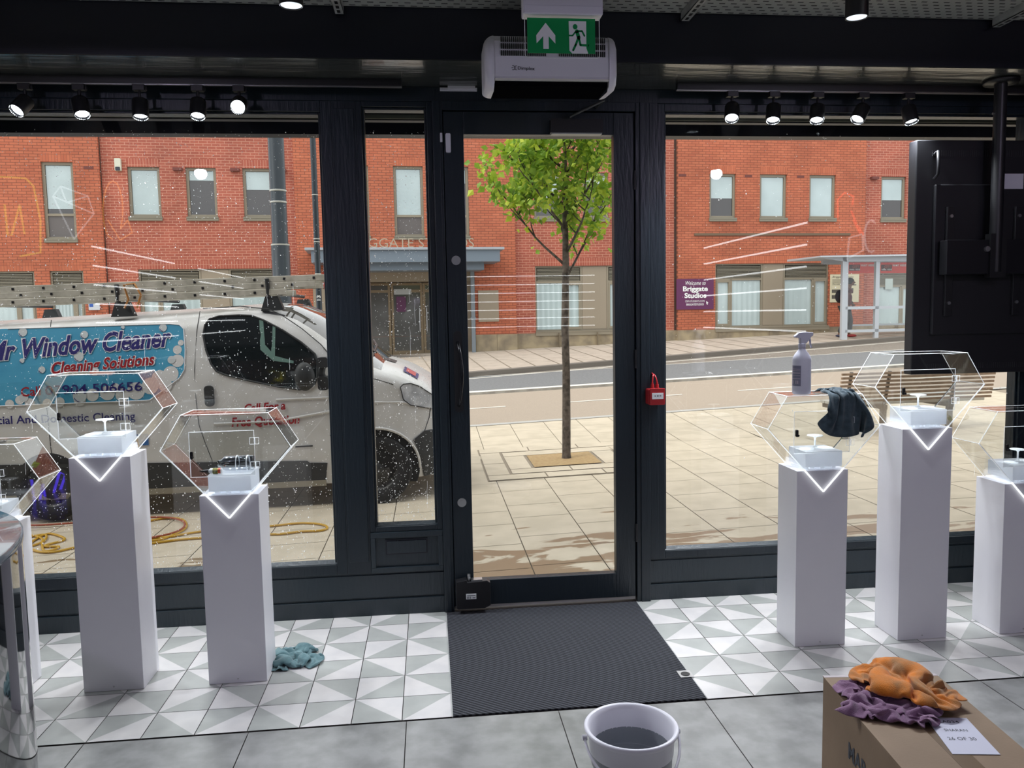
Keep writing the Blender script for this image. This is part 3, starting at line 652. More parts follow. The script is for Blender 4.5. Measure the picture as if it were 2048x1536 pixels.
m = MB(); m.lathe([(0, .03), (.012, .03), (.012, -.018), (.006, -.026)], (0, 0, 0), 16, M=M_); m.build('tube_body', SIGNW, gt)
m = MB(); m.lathe([(.006, -.026), (.008, -.03), (.005, -.05), (.002, -.064), (0, -.064)], (0, 0, 0), 14, M=M_); m.build('nozzle', BLKP, gt)
m = MB(); m.lathe([(.0123, -.008), (.0123, .014)], (0, 0, 0), 16, M=M_); m.lathe([(.0123, .014), (.0123, .026)], (0, 0, 0), 16, mi=1, M=M_)
for k in range(4): m.box(-.0124, -.0124, -.006+k*.005, .0124, .0124, -.004+k*.005, 2, M=M_ @ Matrix.Rotation(radians(45), 4, 'Z'))
m.build('tube_label', [pm('label_yellow', (.6, .55, .05), .5), pm('label_red', (.6, .08, .03), .5), INK], gt)
# ------------------------------------------------------------------ cloth simulation (small position based solver)
def cloth(n, size, P0, floor_fn, steps=160, grav=-.004, thick=.012, seed=1, aspect=1.0, damp=.96):
    rs = np.random.RandomState(seed); m = int(n*aspect); idx = np.arange(n*m).reshape(n, m); L = size/(n-1)
    P = P0(n, m, rs).reshape(-1, 3).astype(float); Q = P.copy()
    con = []
    def addc(a, b, l, k): con.append((a.ravel(), b.ravel(), l, k))
    for par in (0, 1):
        addc(idx[par:-1:2, :], idx[par+1::2, :], L, 1); addc(idx[:, par:-1:2], idx[:, par+1::2], L, 1)
        addc(idx[par:-1:2, :-1], idx[par+1::2, 1:], L*1.414, .6); addc(idx[par:-1:2, 1:], idx[par+1::2, :-1], L*1.414, .6)
    addc(idx[:-2, :], idx[2:, :], 2*L, .06); addc(idx[:, :-2], idx[:, 2:], 2*L, .06)
    N = n*m; iu, ju = np.triu_indices(N, 1); gi = iu//m; gj = iu % m; hi = ju//m; hj = ju % m
    far = (np.abs(gi-hi) > 2) | (np.abs(gj-hj) > 2); iu, ju = iu[far], ju[far]
    for s in range(steps):
        V = (P-Q)*damp; Q = P.copy(); P = P+V; P[:, 2] += grav
        for it in range(6):
            for a, b, l, k in con:
                d = P[b]-P[a]; r = np.sqrt((d*d).sum(1))+1e-9; c = (d*((r-l)/r*.5*k)[:, None])
                np.add.at(P, a, c); np.add.at(P, b, -c)
            if it == 5:
                d = P[ju]-P[iu]; r2 = (d*d).sum(1); w = r2 < thick*thick
                if w.any():
                    r = np.sqrt(r2[w])+1e-9; c = d[w]*((thick-r)/r*.5)[:, None]; np.add.at(P, iu[w], -c); np.add.at(P, ju[w], c)
            floor_fn(P, Q)
    return P.reshape(n, m, 3)
def cloth_obj(name, P, mat, base, label, cat, off=(0, 0, 0), solid=.0035):
    m = MB(); m.grid([[(p[0]+off[0], p[1]+off[1], p[2]+off[2]) for p in row] for row in P])
    o = m.build(name, mat, base=base, solid=solid, subsurf=1); return tag(o, label, cat)
def flat_floor(z):
    def f(P, Q):
        h = P[:, 2] < z; P[h, 2] = z; P[h, :2] = Q[h, :2]
    return f
def box_top(x0, x1, y0, y1, z):
    def f(P, Q):
        ins = (P[:, 0] > x0) & (P[:, 0] < x1) & (P[:, 1] > y0) & (P[:, 1] < y1)
        top = ins & (P[:, 2] < z) & (P[:, 2] > z-.05); P[top, 2] = z; P[top, :2] = Q[top, :2]
        low = ins & (P[:, 2] <= z-.05); P[low, 1] = y0
    return f
def crumple(cx, cy, z0, sz, squash=(.5, .5), amp=.10, rot=0):
    def f(n, m, rs):
        u, v = np.meshgrid(np.linspace(-.5, .5, n), np.linspace(-.5, .5, m)*(m/n), indexing='ij')
        x = u*sz*squash[0]; y = v*sz*squash[1]; z = np.zeros_like(x)+z0
        for k in range(5):
            a = rs.uniform(0, 6.28); fr = rs.uniform(9, 22); ph = rs.uniform(0, 6.28)
            z = z+amp/3*np.sin(fr*(u*cos(a)+v*sin(a))+ph); x = x+.012*rs.randn()*np.sin(fr*v+ph); y = y+.012*rs.randn()*np.sin(fr*u+ph)
        z = z+amp*.8*np.exp(-(u*u+v*v)*9); c, s = cos(rot), sin(rot)
        return np.stack([cx+x*c-y*s, cy+x*s+y*c, z-z.min()+z0], -1)
    return f
def fabric(name, c, c2, sc=30):
    m = pm(name, c, .95, spec=.1, vary=(sc, c2), bump=(350, .35), sheen=.3); return m
TEAL = fabric('teal_microfibre', (.09, .17, .19), (.16, .27, .29))
SLATE = fabric('slate_microfibre', (.035, .055, .07), (.06, .09, .11))
ORANGE = fabric('orange_microfibre', (.62, .19, .02), (.30, .15, .06), 14)
PURPLE = fabric('purple_microfibre', (.17, .085, .16), (.25, .14, .23), 18)
P = cloth(26, .42, crumple(-.665, 3.70, .012, .44, (.46, .44), .18, .3), flat_floor(.004), seed=4, thick=.020, steps=70)
cloth_obj('cleaning_cloth', P, TEAL, (-.66, 3.71, 0), 'crumpled teal microfibre cloth lying on the tiles beside a white pedestal', 'cloth')
def drape(n, m, rs):
    u, v = np.meshgrid(np.linspace(-.5, .5, n), np.linspace(-.5, .5, m)*(m/n), indexing='ij')
    x = 1.925+u*.17+.035*np.sin(16*v); y = 3.50+v*.30; z = 1.26+.06*np.sin(22*u+6*v)+.05*np.sin(18*v+1-8*u)+.06*np.exp(-(u*u+v*v)*10)
    return np.stack([x, y, z], -1)
P = cloth(26, .38, drape, box_top(1.640, 1.985, 3.474, 3.69, 1.208), steps=62, seed=9, thick=.016)
cloth_obj('draped_cloth', P, SLATE, (1.93, 3.5, 1.207), 'dark slate cloth draped over the top of the case right of the door', 'cloth')
# spray bottle
sb = thing('spray_bottle', 'white trigger spray bottle with grey label standing on a clear case', 'spray bottle', (1.725, 3.53, 1.206))
c = (1.725, 3.53, 1.2065)
m = MB(); m.lathe([(0, 0), (.036, 0), (.041, .004), (.042, .02), (.042, .16), (.040, .172), (.030, .19), (.019, .203), (.015, .212), (.014, .218)], c, 36); m.build('bottle_body', pm('bottle_white', (.62, .62, .72), .35), sb)
m = MB(); m.lathe([(.0422, .04), (.0422, .135)], c, 36)
me_ = m; keep = [f for k, f in enumerate(m.f) if 17 <= (k % 36) <= 23]; m.f = keep; m.m = [0]*len(keep); m.sm = [True]*len(keep)
m.build('label_panel', pm('label_grey', (.20, .20, .28), .5), sb)
m = MB()
for z0_, z1_, a0, a1 in ((.098, .103, 173, 236), (.088, .0905, 173, 236), (.118, .12, 173, 236), (.11, .112, 173, 236), (.05, .066, 178, 185), (.05, .066, 189, 192), (.05, .066, 205, 210), (.05, .066, 214, 222), (.05, .066, 226, 229), (.073, .076, 173, 236)):
    m.grid([[(c[0]+.0425*cos(radians(a)), c[1]+.0425*sin(radians(a)), c[2]+z) for a in np.linspace(a0, a1, 8)] for z in (z0_, z1_)])
m.build('label_print', pm('print_pale', (.5, .42, .5), .5), sb)
m = MB(); m.lathe([(.016, .214), (.017, .218), (.017, .234), (.012, .238), (0, .238)], c, 24)
M_ = Matrix.Translation(c)
m.prism([(-.012, .236), (.018, .236), (.042, .268), (.050, .272), (.050, .286), (.012, .290), (-.020, .287), (-.040, .270), (-.036, .264), (-.014, .262)], lambda a, b, d: (c[0]+a, c[1]+d, c[2]+b), -.011, .011)
m.build('spray_head', pm('head_white', (.50, .50, .60), .35), sb, bevel=.003)
m = MB(); m.tube([(c[0]+.034, c[1], c[2]+.268), (c[0]+.038, c[1], c[2]+.25), (c[0]+.040, c[1], c[2]+.232), (c[0]+.046, c[1], c[2]+.216)], [.0055, .005, .0045, .004], 10); m.build('trigger', MATS['head_white'], sb)
# bucket
bk_ = thing('bucket', 'round grey collapsible bucket with pale rim and handle standing on the floor', 'bucket', (.613, 2.395, 0))
c = (.613, 2.395, 0)
m = MB(); m.lathe([(0, .006), (.092, .006), (.098, .012), (.104, .05), (.110, .055), (.114, .10), (.120, .105), (.124, .15), (.129, .155), (.131, .205)], c, 48); m.lathe([(.127, .205), (.125, .155), (.118, .11), (.110, .10), (.106, .06), (.098, .052), (.092, .016), (0, .014)], c, 48)
m.build('grey_body', pm('bucket_grey', (.24, .255, .28), .4), bk_)
m = MB(); m.lathe([(.130, .196), (.134, .198), (.138, .255), (.146, .262), (.1505, .268), (.152, .274), (.149, .2785), (.143, .279), (.138, .276), (.132, .262), (.127, .205), (.127, .196), (.13, .196)], c, 64); m.build('pale_rim', PLAST, bk_)
m = MB()
pts = [(c[0]+.150*cos(t), c[1]-.012-.06*sin(t) if 0 else c[1]-.152*sin(t)*.35-.01, c[2]+.252-.16*sin(t)) for t in np.linspace(0, pi, 25)]
pts = [(c[0]+.153*cos(t), c[1]-.158*sin(t)*.96, c[2]+.248-.10*sin(t)) for t in np.linspace(0, pi, 33)]
m.tube(pts, .0045, 8); m.cyl((c[0]+.145, c[1], .248), (c[0]+.16, c[1], .248), .009, seg=12); m.cyl((c[0]-.145, c[1], .248), (c[0]-.16, c[1], .248), .009, seg=12); m.build('carry_handle', PLAST, bk_)
# cardboard box
BZ = .352
KR = pm('cardboard', (.20, .135, .085), .75, vary=(3, (.24, .165, .105)), bump=(60, .1, (1, 8, 1)))
TAPE = pm('packing_tape', (.15, .10, .06), .25, coat=.3)
A_ = on(1646, 1352, 2, BZ); B_ = on(1874, 1350, 2, BZ)
ang = math.atan2(B_.y-A_.y, B_.x-A_.x); wbox = (B_-A_).length; lbox = .78
bx = thing('cardboard_box', 'large brown cardboard box with cloths and a paper note on top', 'box', (A_.x+.2, A_.y-.3, 0))
Mx = Matrix.Translation((A_.x, A_.y, 0)) @ Matrix.Rotation(ang+radians(1.0), 4, 'Z')     # x across, -y towards the room
def bp(x, y, z): return Mx @ Vector((x, -y, z))
m = MB(); m.box(0, -lbox, .002, wbox, 0, BZ-.004, M=Mx); m.build('carton', KR, bx, bevel=.003)
m = MB(); m.box(-.001, -lbox, BZ-.004, wbox/2-.001, .001, BZ, M=Mx); m.box(wbox/2+.001, -lbox, BZ-.004, wbox+.001, .001, BZ, M=Mx); m.build('top_flap', KR, bx, bevel=.0015)
m = MB(); m.box(wbox/2-.03, -lbox, BZ, wbox/2+.03, .002, BZ+.0006, M=Mx); m.box(0, -.012, BZ, wbox, .0025, BZ+.0006, mi=1, M=Mx); m.build('tape', [TAPE, pm('tape_pale', (.45, .40, .42), .3)], bx)
m = MB()
for i in range(9):
    if i % 4 != 3: m.box(.09+i*.018, -.006, BZ+.0006, .102+i*.018, .0, BZ+.0012, M=Mx)
m.build('tape_print', pm('print_purple', (.10, .03, .16), .5), bx)
m = MB(); text(m, 'MAR', (.215, BZ-.165), (.345, BZ-.165), .052, lambda a, b: bp(-.0015, a, b), bold=.02); m.build('side_lettering', INK, bx)
nt_ = thing('paper_note', 'white paper note with handwriting lying on the cardboard box', 'paper note', tuple(bp(.31, .27, BZ+.002)))
Q_ = [on(*q, 2, BZ+.0022) for q in ((1850, 1434), (1933, 1436), (2001, 1509), (1905, 1508))]
m = MB(); m.add([(q.x, q.y, q.z) for q in Q_]+[(q.x, q.y, q.z-.0008) for q in Q_], [(0, 1, 2, 3), (7, 6, 5, 4), (0, 4, 5, 1), (1, 5, 6, 2), (2, 6, 7, 3), (3, 7, 4, 0)]); m.build('sheet', pm('paper', (.50, .50, .60), .7), nt_)
def nf(a, b):      # a,b in 0..1 over the sheet
    p = Q_[0].lerp(Q_[1], a); q = Q_[3].lerp(Q_[2], a); r = p.lerp(q, 1-b); return Vector((r.x, r.y, BZ+.0026))
m = MB(); text(m, 'SEA034', (.15, .84), (.72, .84), .07, nf, .005); text(m, 'SHARAN', (.22, .60), (.75, .60), .07, nf, .005); text(m, '26 OF 30', (.15, .36), (.78, .36), .08, nf, .005); m.build('handwriting', INK, nt_)
bxf = lambda P, Q: flat_floor(BZ+.005)(P, Q)
cp = bp(.150, .195, 0)
P = cloth(28, .50, crumple(cp.x-.02, cp.y-.02, BZ+.012, .54, (.74, .40), .07, ang-.35), flat_floor(BZ+.006), seed=12, steps=80, thick=.018)
cloth_obj('folded_cloth', P, PURPLE, (cp.x, cp.y, BZ), 'dusty purple microfibre cloth lying on the box, under the orange cloth', 'cloth', solid=.005)
hmap = P.copy().reshape(-1, 3)
cp2 = bp(.20, .135, 0)
P2 = cloth(28, .42, crumple(cp2.x+.01, cp2.y+.0, BZ+.045, .42, (.42, .38), .26, ang+.2), flat_floor(BZ+.030), seed=21, steps=60, thick=.024)
cloth_obj('bunched_cloth', P2, ORANGE, (cp2.x, cp2.y, BZ+.03), 'bunched orange microfibre cloth heaped on top of the purple cloth', 'cloth', solid=.005)
# black drum counter at the left
ct = thing('drum_counter', 'glossy black round drum counter with a grey top at the left edge', 'counter', (-1.95, 2.07, 0))
m = MB(); m.lathe([(.824, .002), (.824, .972)], (-1.95, 2.07, 0), 128); m.build('drum_side', BLKG, ct)
m = MB(); m.lathe([(0, 1.0), (.822, 1.0), (.828, .996), (.828, .976), (.824, .972)], (-1.95, 2.07, 0), 128); m.build('drum_top', GREYTOP, ct)
# ------------------------------------------------------------------ wall LED strips, neon signs and ceiling lamps of the shop
n_ = 0
for k in range(6):
    z = 2.42-.206*k
    l = MB().box(3.585, -1.62, z-.008, 3.6, 1.2, z+.008).build('wall_led_strip', STRIP, base=(3.59, -.2, z)); tag(l, 'horizontal white LED strips on the right wall behind the camera', 'led strip', 'LED strips on the right wall')
    if True:
        l = MB().box(-3.6, -7.6, z-.008, -3.585, -4.6, z+.008).build('wall_led_strip', STRIP, base=(-3.59, -6, z)); tag(l, 'horizontal white LED strips on the left wall deep in the shop', 'led strip', 'LED strips on the left wall, deep end')
    l = MB().box(-3.6, -3.4, z-.008, -3.585, -.6, z+.008).build('wall_led_strip', STRIP, base=(-3.59, -2, z)); tag(l, 'horizontal white LED strips on the left wall near the camera', 'led strip', 'LED strips on the left wall, near end')
for k in range(7):
    z = 2.40-.175*k
    l = MB().box(.76, -8.1, z-.007, 3.5, -8.085, z+.007).build('wall_led_strip', STRIP, base=(2.1, -8.09, z)); tag(l, 'horizontal white LED strips on the back wall', 'led strip', 'LED strips on the back wall')
def neon(name, label, lines, mat, X=None, r=.008):
    """tubes on a side wall, given where their reflection shows in the window"""
    m = MB(); allp = []
    for L in lines:
        pts = []
        for q in L:
            d = ray(*q); t = X/d[0]; p = _C+t*d; pts.append(Vector((X, 8.48-p[1], p[2])))
        m.tube(pts, r, 6); allp += pts
    c = sum(allp, Vector())/len(allp); return tag(m.build(name, mat, base=c), label, 'neon sign')
NO = emat('neon_orange', (1, .35, .05), 4); NY = emat('neon_yellow', (.9, .8, .05), 3.0); NW = emat('neon_white', (.9, .9, .95), 2.6); NB = emat('neon_blue', (.09, .04, 1), 9); NR = emat('neon_red', (1, .06, .03), 5)
neon('neon_sign', 'orange neon loops on the left wall', [arc(225, 420, 20, 95, 400, 14, 58)+[(255, 440), (264, 465), (240, 480), (215, 440)]], NO, -3.58)
neon('neon_sign', 'yellow neon frame with letters on the left wall', [[(-20, 352), (50, 356), (66, 372), (80, 440), (80, 505), (40, 512)], [(8, 408), (14, 470), (22, 470), (38, 410), (48, 468)]], NY, -3.58)
neon('neon_sign', 'white neon diamond on the left wall', [[(120, 372), (175, 392), (187, 427), (147, 478), (105, 392), (120, 372), (132, 405), (175, 392)], [(105, 392), (187, 427)]], NW, -3.58)
neon('neon_sign', 'orange and red neon figure on the right wall', [[(1677, 435), (1676, 400), (1690, 385), (1708, 392), (1706, 410)], [(1704, 422), (1722, 468), (1708, 440), (1730, 470)]], NR, 3.58)
neon('neon_sign', 'white neon loops on the right wall', [[(1695, 520), (1700, 475), (1726, 468), (1728, 500), (1700, 515)], arc(1744, 472, 14, 0, 360, 16, 32)], NW, 3.58)
neon('neon_sign', 'blue neon scribble low on the left wall', [[(62, 960), (72, 1030), (85, 970), (95, 1028), (118, 945), (130, 950), (100, 1040)]], NB, -3.58, .012)
for x, y, lab in ((-1.9, 1.35, 'left, level with the camera'), (2.65, 1.35, 'right, level with the camera'), (-1.59, -5, 'left, added unseen as fill deep in the shop'), (3.3, -5, 'right, added unseen as fill deep in the shop')):
    dup(cs, (x, y, 2.88), 'black cylinder ceiling spotlight '+lab)  # the two deep lamps are added fill; window posts hide their reflections
for o in list(bpy.data.objects):      # shop lamps get a wide lavender light, added as fill for the pedestal fronts
    if o.name.startswith('spot_light') and o.parent and o.parent.name.startswith('ceiling_spotlight') and o.parent.location.y < 2:
        o.data = LAVSPOT; o.location.z = -.03
# ================================================================== STREET
TH = radians(-4); P0 = Vector((2.49, 23.66, 0)); FD = Vector((cos(TH), -sin(TH), 0)); FN = Vector((sin(TH), cos(TH), 0))
def W3(s, n, z=0): return P0+FD*s+FN*n+Vector((0, 0, z))
def gz(X, Y):
    n = (Vector((X, Y, 0))-P0).dot(FN); Yf = 23.66+n
    return -.2+.029*X+max(0, Yf-10)*.59/13.6
def onpl(x, y, n):     # point on the vertical plane parallel to the far facade at offset n
    d = Vector(ray(x, y)); t = ((P0-Vector((0, 0, CAMH))).dot(FN)+n)/d.dot(FN); P = Vector((0, 0, CAMH))+d*t
    return (P-P0).dot(FD), P.z
def gnd(x, y):
    d = ray(x, y); lo, hi = 2.5, 60
    for i in range(50):
        t = (lo+hi)/2; p = _C+t*d
        if p[2] > gz(p[0], p[1]): lo = t
        else: hi = t
    return Vector(_C+lo*d)
def ground_mat(name, c1, c2, sc=5, rough=.85, bump=None): return pm(name, c1, rough, vary=(sc, c2), bump=bump)
PAVE = ground_mat('paving_slab', (.62, .54, .42), (.54, .47, .36), 4)
ASPH = ground_mat('beige_asphalt', (.43, .355, .28), (.36, .30, .24), 60)
ASPG = ground_mat('grey_asphalt', (.21, .215, .22), (.165, .17, .175), 30)
SETT = ground_mat('brown_setts', (.27, .235, .195), (.19, .165, .14), 25)
LINEW = pm('road_paint', (.75, .73, .66), .7)
JOINT = pm('joint', (.30, .25, .19), .9)
def strip(m, s0, s1, na0, na1, nb0, nb1, dz, mi=0, ns=24):
    """ground-following band between two lines n(s)"""
    P = []
    for i in range(ns+1):
        s = s0+(s1-s0)*i/ns; row = []
        for t in [q/8 for q in range(9)]:
            n = (na0+(na1-na0)*i/ns)*(1-t)+(nb0+(nb1-nb0)*i/ns)*t; p = W3(s, n); row.append((p.x, p.y, gz(p.x, p.y)+dz))
        P.append(row)
    m.grid(P, mi, False)
SA, SB = -30, 30
kf = lambda s: -4.55+.19*(s-1.67)         # far kerb line
g = MB(); 
strip(g, SA, SB, -19.6, -19.6, -11.42, -11.42, -.012, 0); g.build('pavement_bed', JOINT, kind='structure')
g = MB(); strip(g, SA, SB, -11.38, -11.38, -8.15, -8.15, .0); g.build('near_carriageway', ASPH, kind='structure')
g = MB(); strip(g, SA, SB, -8.0, -8.0, -5.9, -4.6, .0); g.build('far_carriageway', ASPG, kind='structure')
g = MB(); strip(g, SA, SB, -5.9, -4.6, kf(SA)-.12, kf(SB)-.12, .0); strip(g, SA, SB, -5.96, -4.66, -5.9, -4.6, .004, 1); strip(g, SA, SB, kf(SA)-.45, kf(SB)-.45, kf(SA)-.36, kf(SB)-.36, .004, 1); g.build('setts_strip', [SETT, LINEW], kind='structure')
g = MB(); strip(g, SA, SB, -8.2, -8.2, -8.0, -8.0, .05, 0); strip(g, SA, SB, -8.2, -8.2, -8.199, -8.199, 0, 0)
P_ = []
for i in range(25):
    s = SA+60*i/24; a = W3(s, -8.2); P_.append([(a.x, a.y, gz(a.x, a.y)-.02), (a.x, a.y, gz(a.x, a.y)+.05)])
g.grid(P_, 1, False); g.build('divider_kerb', [LINEW, CONC], kind='structure')
g = MB(); P_ = []
for i in range(25):
    s = SA+60*i/24; a = W3(s, kf(s)-.12); b = W3(s, kf(s)+.03); P_.append([(a.x, a.y, gz(a.x, a.y)-.01), (a.x, a.y, gz(a.x, a.y)+.11), (b.x, b.y, gz(b.x, b.y)+.12)])
g.grid(P_, 0, False); g.build('far_kerb', pm('dark_kerb', (.17, .15, .13), .9), kind='structure')
g = MB(); strip(g, SA, SB, kf(SA)+.03, kf(SB)+.03, .4, .4, .10, 0)
for i in range(80):          # slab joints of the far pavement
    s = -22+i*.62
    if kf(s) > -.2: continue
    g.add([W3(s, kf(s)+.05, gz(*W3(s, kf(s)).xy)+.113), W3(s+.025, kf(s)+.05, gz(*W3(s, kf(s)).xy)+.113), W3(s+.025, 0, gz(*W3(s, 0).xy)+.104), W3(s, 0, gz(*W3(s, 0).xy)+.104)], [(0, 1, 2, 3)], 1)
g.build('far_pavement', [ground_mat('far_slab', (.50, .43, .36), (.42, .36, .30), 3), JOINT], kind='structure')
g = MB(); strip(g, SA, SB, -11.52, -11.52, -11.38, -11.38, .006, 0); g.build('near_kerb', pm('pale_kerb', (.47, .46, .43), .8), kind='structure')
# centre line dashes
g = MB()
for s0, s1 in ((-2.0-7.2, -5.6), (-2.0-2.6, -1.88), (-.75, 1.38), (2.46, 4.4), (5.4, 7.6), (8.6, 10.8), (-14, -11.5)): strip(g, s0, s1, -9.86, -9.86, -9.79, -9.79, .004, 0, 2)
g.build('centre_line', LINEW, kind='structure')
# near pavement slabs
rnd = random.Random(3)
pv = MB(); pit = ((1.22, 8.98), (1.90, 9.70))
yy = -11.52; rows = []
g_ = .0038
x = -9.2
while x < 9.5:
    w = .52; y = 4.42; off = rnd.uniform(0, .4); y -= off
    while y < 12.6:
        L = rnd.choice((.45, .6, .6, .75)); y0, y1 = max(y, 4.42), y+L
        cx, cy = x+w/2, (y0+y1)/2
        n1 = (Vector((cx, y1, 0))-P0).dot(FN)
        lim = lambda X: P0.y+( -11.52 - (X-P0.x)*FN.x)/FN.y
        ya, yb = min(y1, lim(x)), min(y1, lim(x+w))
        if y0 < min(ya, yb)-.02:
            pv.add([(x+g_, y0+g_, gz(x, y0)), (x+w-g_, y0+g_, gz(x+w, y0)), (x+w-g_, yb-g_, gz(x+w, yb)), (x+g_, ya-g_, gz(x, ya))], [(0, 1, 2, 3)], 0)
        y = y1
    x += w
# framed slabs round the tree pit
X0, X1, Y0, Y1 = .60, 2.53, 8.38, 10.28
pv.grid([[(X0-.01+(X1-X0+.02)*i/4, Y0-.01+(Y1-Y0+.02)*j/16, gz(X0-.01+(X1-X0+.02)*i/4, Y0-.01+(Y1-Y0+.02)*j/16)+.004) for j in range(17)] for i in range(5)], 1, False)
rings = [(X0, Y0, X1, Y1, .26), (X0+.28, Y0+.28, X1-.28, Y1-.28, .26)]
for (a, b, c_, d, w) in rings:
    for (p, q, r_, s_) in ((a, b, c_, b+w), (a, d-w, c_, d), (a, b+w, a+w, d-w), (c_-w, b+w, c_, d-w)):
        nx = max(1, round((r_-p)/.62)); ny = max(1, round((s_-q)/.62))
        for i in range(nx):
            for j in range(ny):
                u0, u1 = p+(r_-p)*i/nx+.008, p+(r_-p)*(i+1)/nx-.008; v0, v1 = q+(s_-q)*j/ny+.008, q+(s_-q)*(j+1)/ny-.008
                pv.add([(u0, v0, gz(u0, v0)+.010), (u1, v0, gz(u1, v0)+.010), (u1, v1, gz(u1, v1)+.010), (u0, v1, gz(u0, v1)+.010)], [(0, 1, 2, 3)], 0)
def wetpave():
    m = PAVE; n = m.node_tree; b = n.nodes['Principled BSDF']
    t = n.nodes.new('ShaderNodeTexCoord'); s = n.nodes.new('ShaderNodeSeparateXYZ'); n.links.new(t.outputs['Object'], s.inputs[0])
    mp = n.nodes.new('ShaderNodeMapping'); mp.inputs['Scale'].default_value = (.9, 2.6, 1); z = n.nodes.new('ShaderNodeTexNoise'); z.inputs['Scale'].default_value = 1.5; z.inputs['Detail'].default_value = 5; z.inputs['Distortion'].default_value = .6
    n.links.new(t.outputs['Object'], mp.inputs[0]); n.links.new(mp.outputs[0], z.inputs['Vector'])
    r = n.nodes.new('ShaderNodeMapRange'); r.inputs[1].default_value = 5.1; r.inputs[2].default_value = 7.3; r.inputs[3].default_value = .19; r.inputs[4].default_value = -.22
    n.links.new(s.outputs['Y'], r.inputs[0])
    ad = n.nodes.new('ShaderNodeMath'); ad.operation = 'ADD'; n.links.new(z.outputs['Fac'], ad.inputs[0]); n.links.new(r.outputs[0], ad.inputs[1])
    th = n.nodes.new('ShaderNodeMapRange'); th.inputs[1].default_value = .575; th.inputs[2].default_value = .60; n.links.new(ad.outputs[0], th.inputs[0])
    mx = n.nodes.new('ShaderNodeMix'); mx.data_type = 'RGBA'; src = b.inputs['Base Color'].links[0].from_socket
    n.links.new(th.outputs[0], mx.inputs[0]); n.links.new(src, mx.inputs[6]); mx.inputs[7].default_value = (.27, .185, .10, 1)
    n.links.new(mx.outputs[2], b.inputs['Base Color'])
    rr = n.nodes.new('ShaderNodeMapRange'); rr.inputs[3].default_value = .85; rr.inputs[4].default_value = .35; n.links.new(th.outputs[0], rr.inputs[0]); n.links.new(rr.outputs[0], b.inputs['Roughness'])
wetpave()
pv.build('near_pavement', [PAVE, JOINT], kind='structure')
# tree pit and tree
tp = gnd(1133, 918)
m = MB(); a, b, c_, d = 1.17, 8.95, 1.96, 9.71
m.add([(a, b, gz(a, b)+.014), (c_, b, gz(c_, b)+.014), (c_, d, gz(c_, d)+.014), (a, d, gz(a, d)+.014)], [(0, 1, 2, 3)])
tag(m.build('tree_pit', pm('pit_gravel', (.45, .32, .16), .95, vary=(30, (.38, .25, .12)), bump=(80, .5)), base=(1.56, 9.33, gz(1.56, 9.33))), 'sandy gravel tree pit set in the paving round the trunk', 'tree pit')
BARK = pm('bark', (.14, .115, .095), .95, vary=(18, (.055, .045, .036)), bump=(60, .8, (1, 1, .3)))
tree = thing('street_tree', 'young street tree with fresh green leaves in front of the shop door', 'tree', (tp.x, tp.y, tp.z))
rt = random.Random(11)
m = MB(); tz = tp.z
trunk = [(tp.x, tp.y, tz-.02), (tp.x, tp.y, tz+.06), (tp.x+.005, tp.y, tz+.5), (tp.x+.01, tp.y, tz+1.1), (tp.x+.0, tp.y, tz+1.6), (tp.x+.02, tp.y, tz+2.3), (tp.x+.02, tp.y, tz+3.0), (tp.x+.03, tp.y, tz+3.7), (tp.x+.05, tp.y, tz+4.6)]
m.tube(trunk, [.062, .052, .05, .046, .044, .040, .032, .022, .008], 12)
tips = []
def branch(p, d, L, r, lev):
    pts = [p]; n = 6
    for i in range(n):
        d = (d+Vector((rt.uniform(-.12, .12), rt.uniform(-.12, .12), .10))).normalized(); pts.append(pts[-1]+d*L/n)
        if i >= 2: tips.append((pts[-1], d, lev))
    m.tube(pts, [r*(1-.75*i/n) for i in range(n+1)], 6)
    if lev < 2:
        for i in range(3 if lev else 5):
            k = rt.randint(2, n); q = Vector((rt.uniform(-1, 1), rt.uniform(-1, 1), rt.uniform(-.1, .7))).normalized()
            branch(pts[k], (d*.5+q*.8).normalized(), L*rt.uniform(.4, .6), r*.5, lev+1)
for i in range(17):
    h = 2.18+i*.14; a_ = i*2.4+.6; k = (h-0)/1; 
    p = Vector((tp.x+.02, tp.y, tz+h)); up = .9 if i < 4 else .75
    L = (1.25 if i > 2 else 1.05)*rt.uniform(.85, 1.1)*(1-.035*i)
    branch(p, Vector((cos(a_)*1.0-.12, sin(a_)*.8, up)).normalized(), L, .018, 0)
m.build('trunk_and_branches', BARK, tree)
def leafmat():
    m = bpy.data.materials.new('leaf'); m.use_nodes = True; n = m.node_tree; b = n.nodes['Principled BSDF']
    g = n.nodes.new('ShaderNodeNewGeometry'); r = n.nodes.new('ShaderNodeValToRGB')
    r.color_ramp.elements[0].color = (.20, .38, .05, 1); r.color_ramp.elements[1].color = (.66, .76, .09, 1); e = r.color_ramp.elements.new(.5); e.color = (.38, .56, .06, 1)
    n.links.new(g.outputs['Random Per Island'], r.inputs[0]); n.links.new(r.outputs[0], b.inputs['Base Color']); b.inputs['Roughness'].default_value = .45
    t = n.nodes.new('ShaderNodeBsdfTranslucent'); n.links.new(r.outputs[0], t.inputs[0]); mx = n.nodes.new('ShaderNodeMixShader'); mx.inputs[0].default_value = .4
    n.links.new(b.outputs[0], mx.inputs[1]); n.links.new(t.outputs[0], mx.inputs[2]); n.links.new(mx.outputs[0], n.nodes['Material Output'].inputs[0]); return m
m = MB()
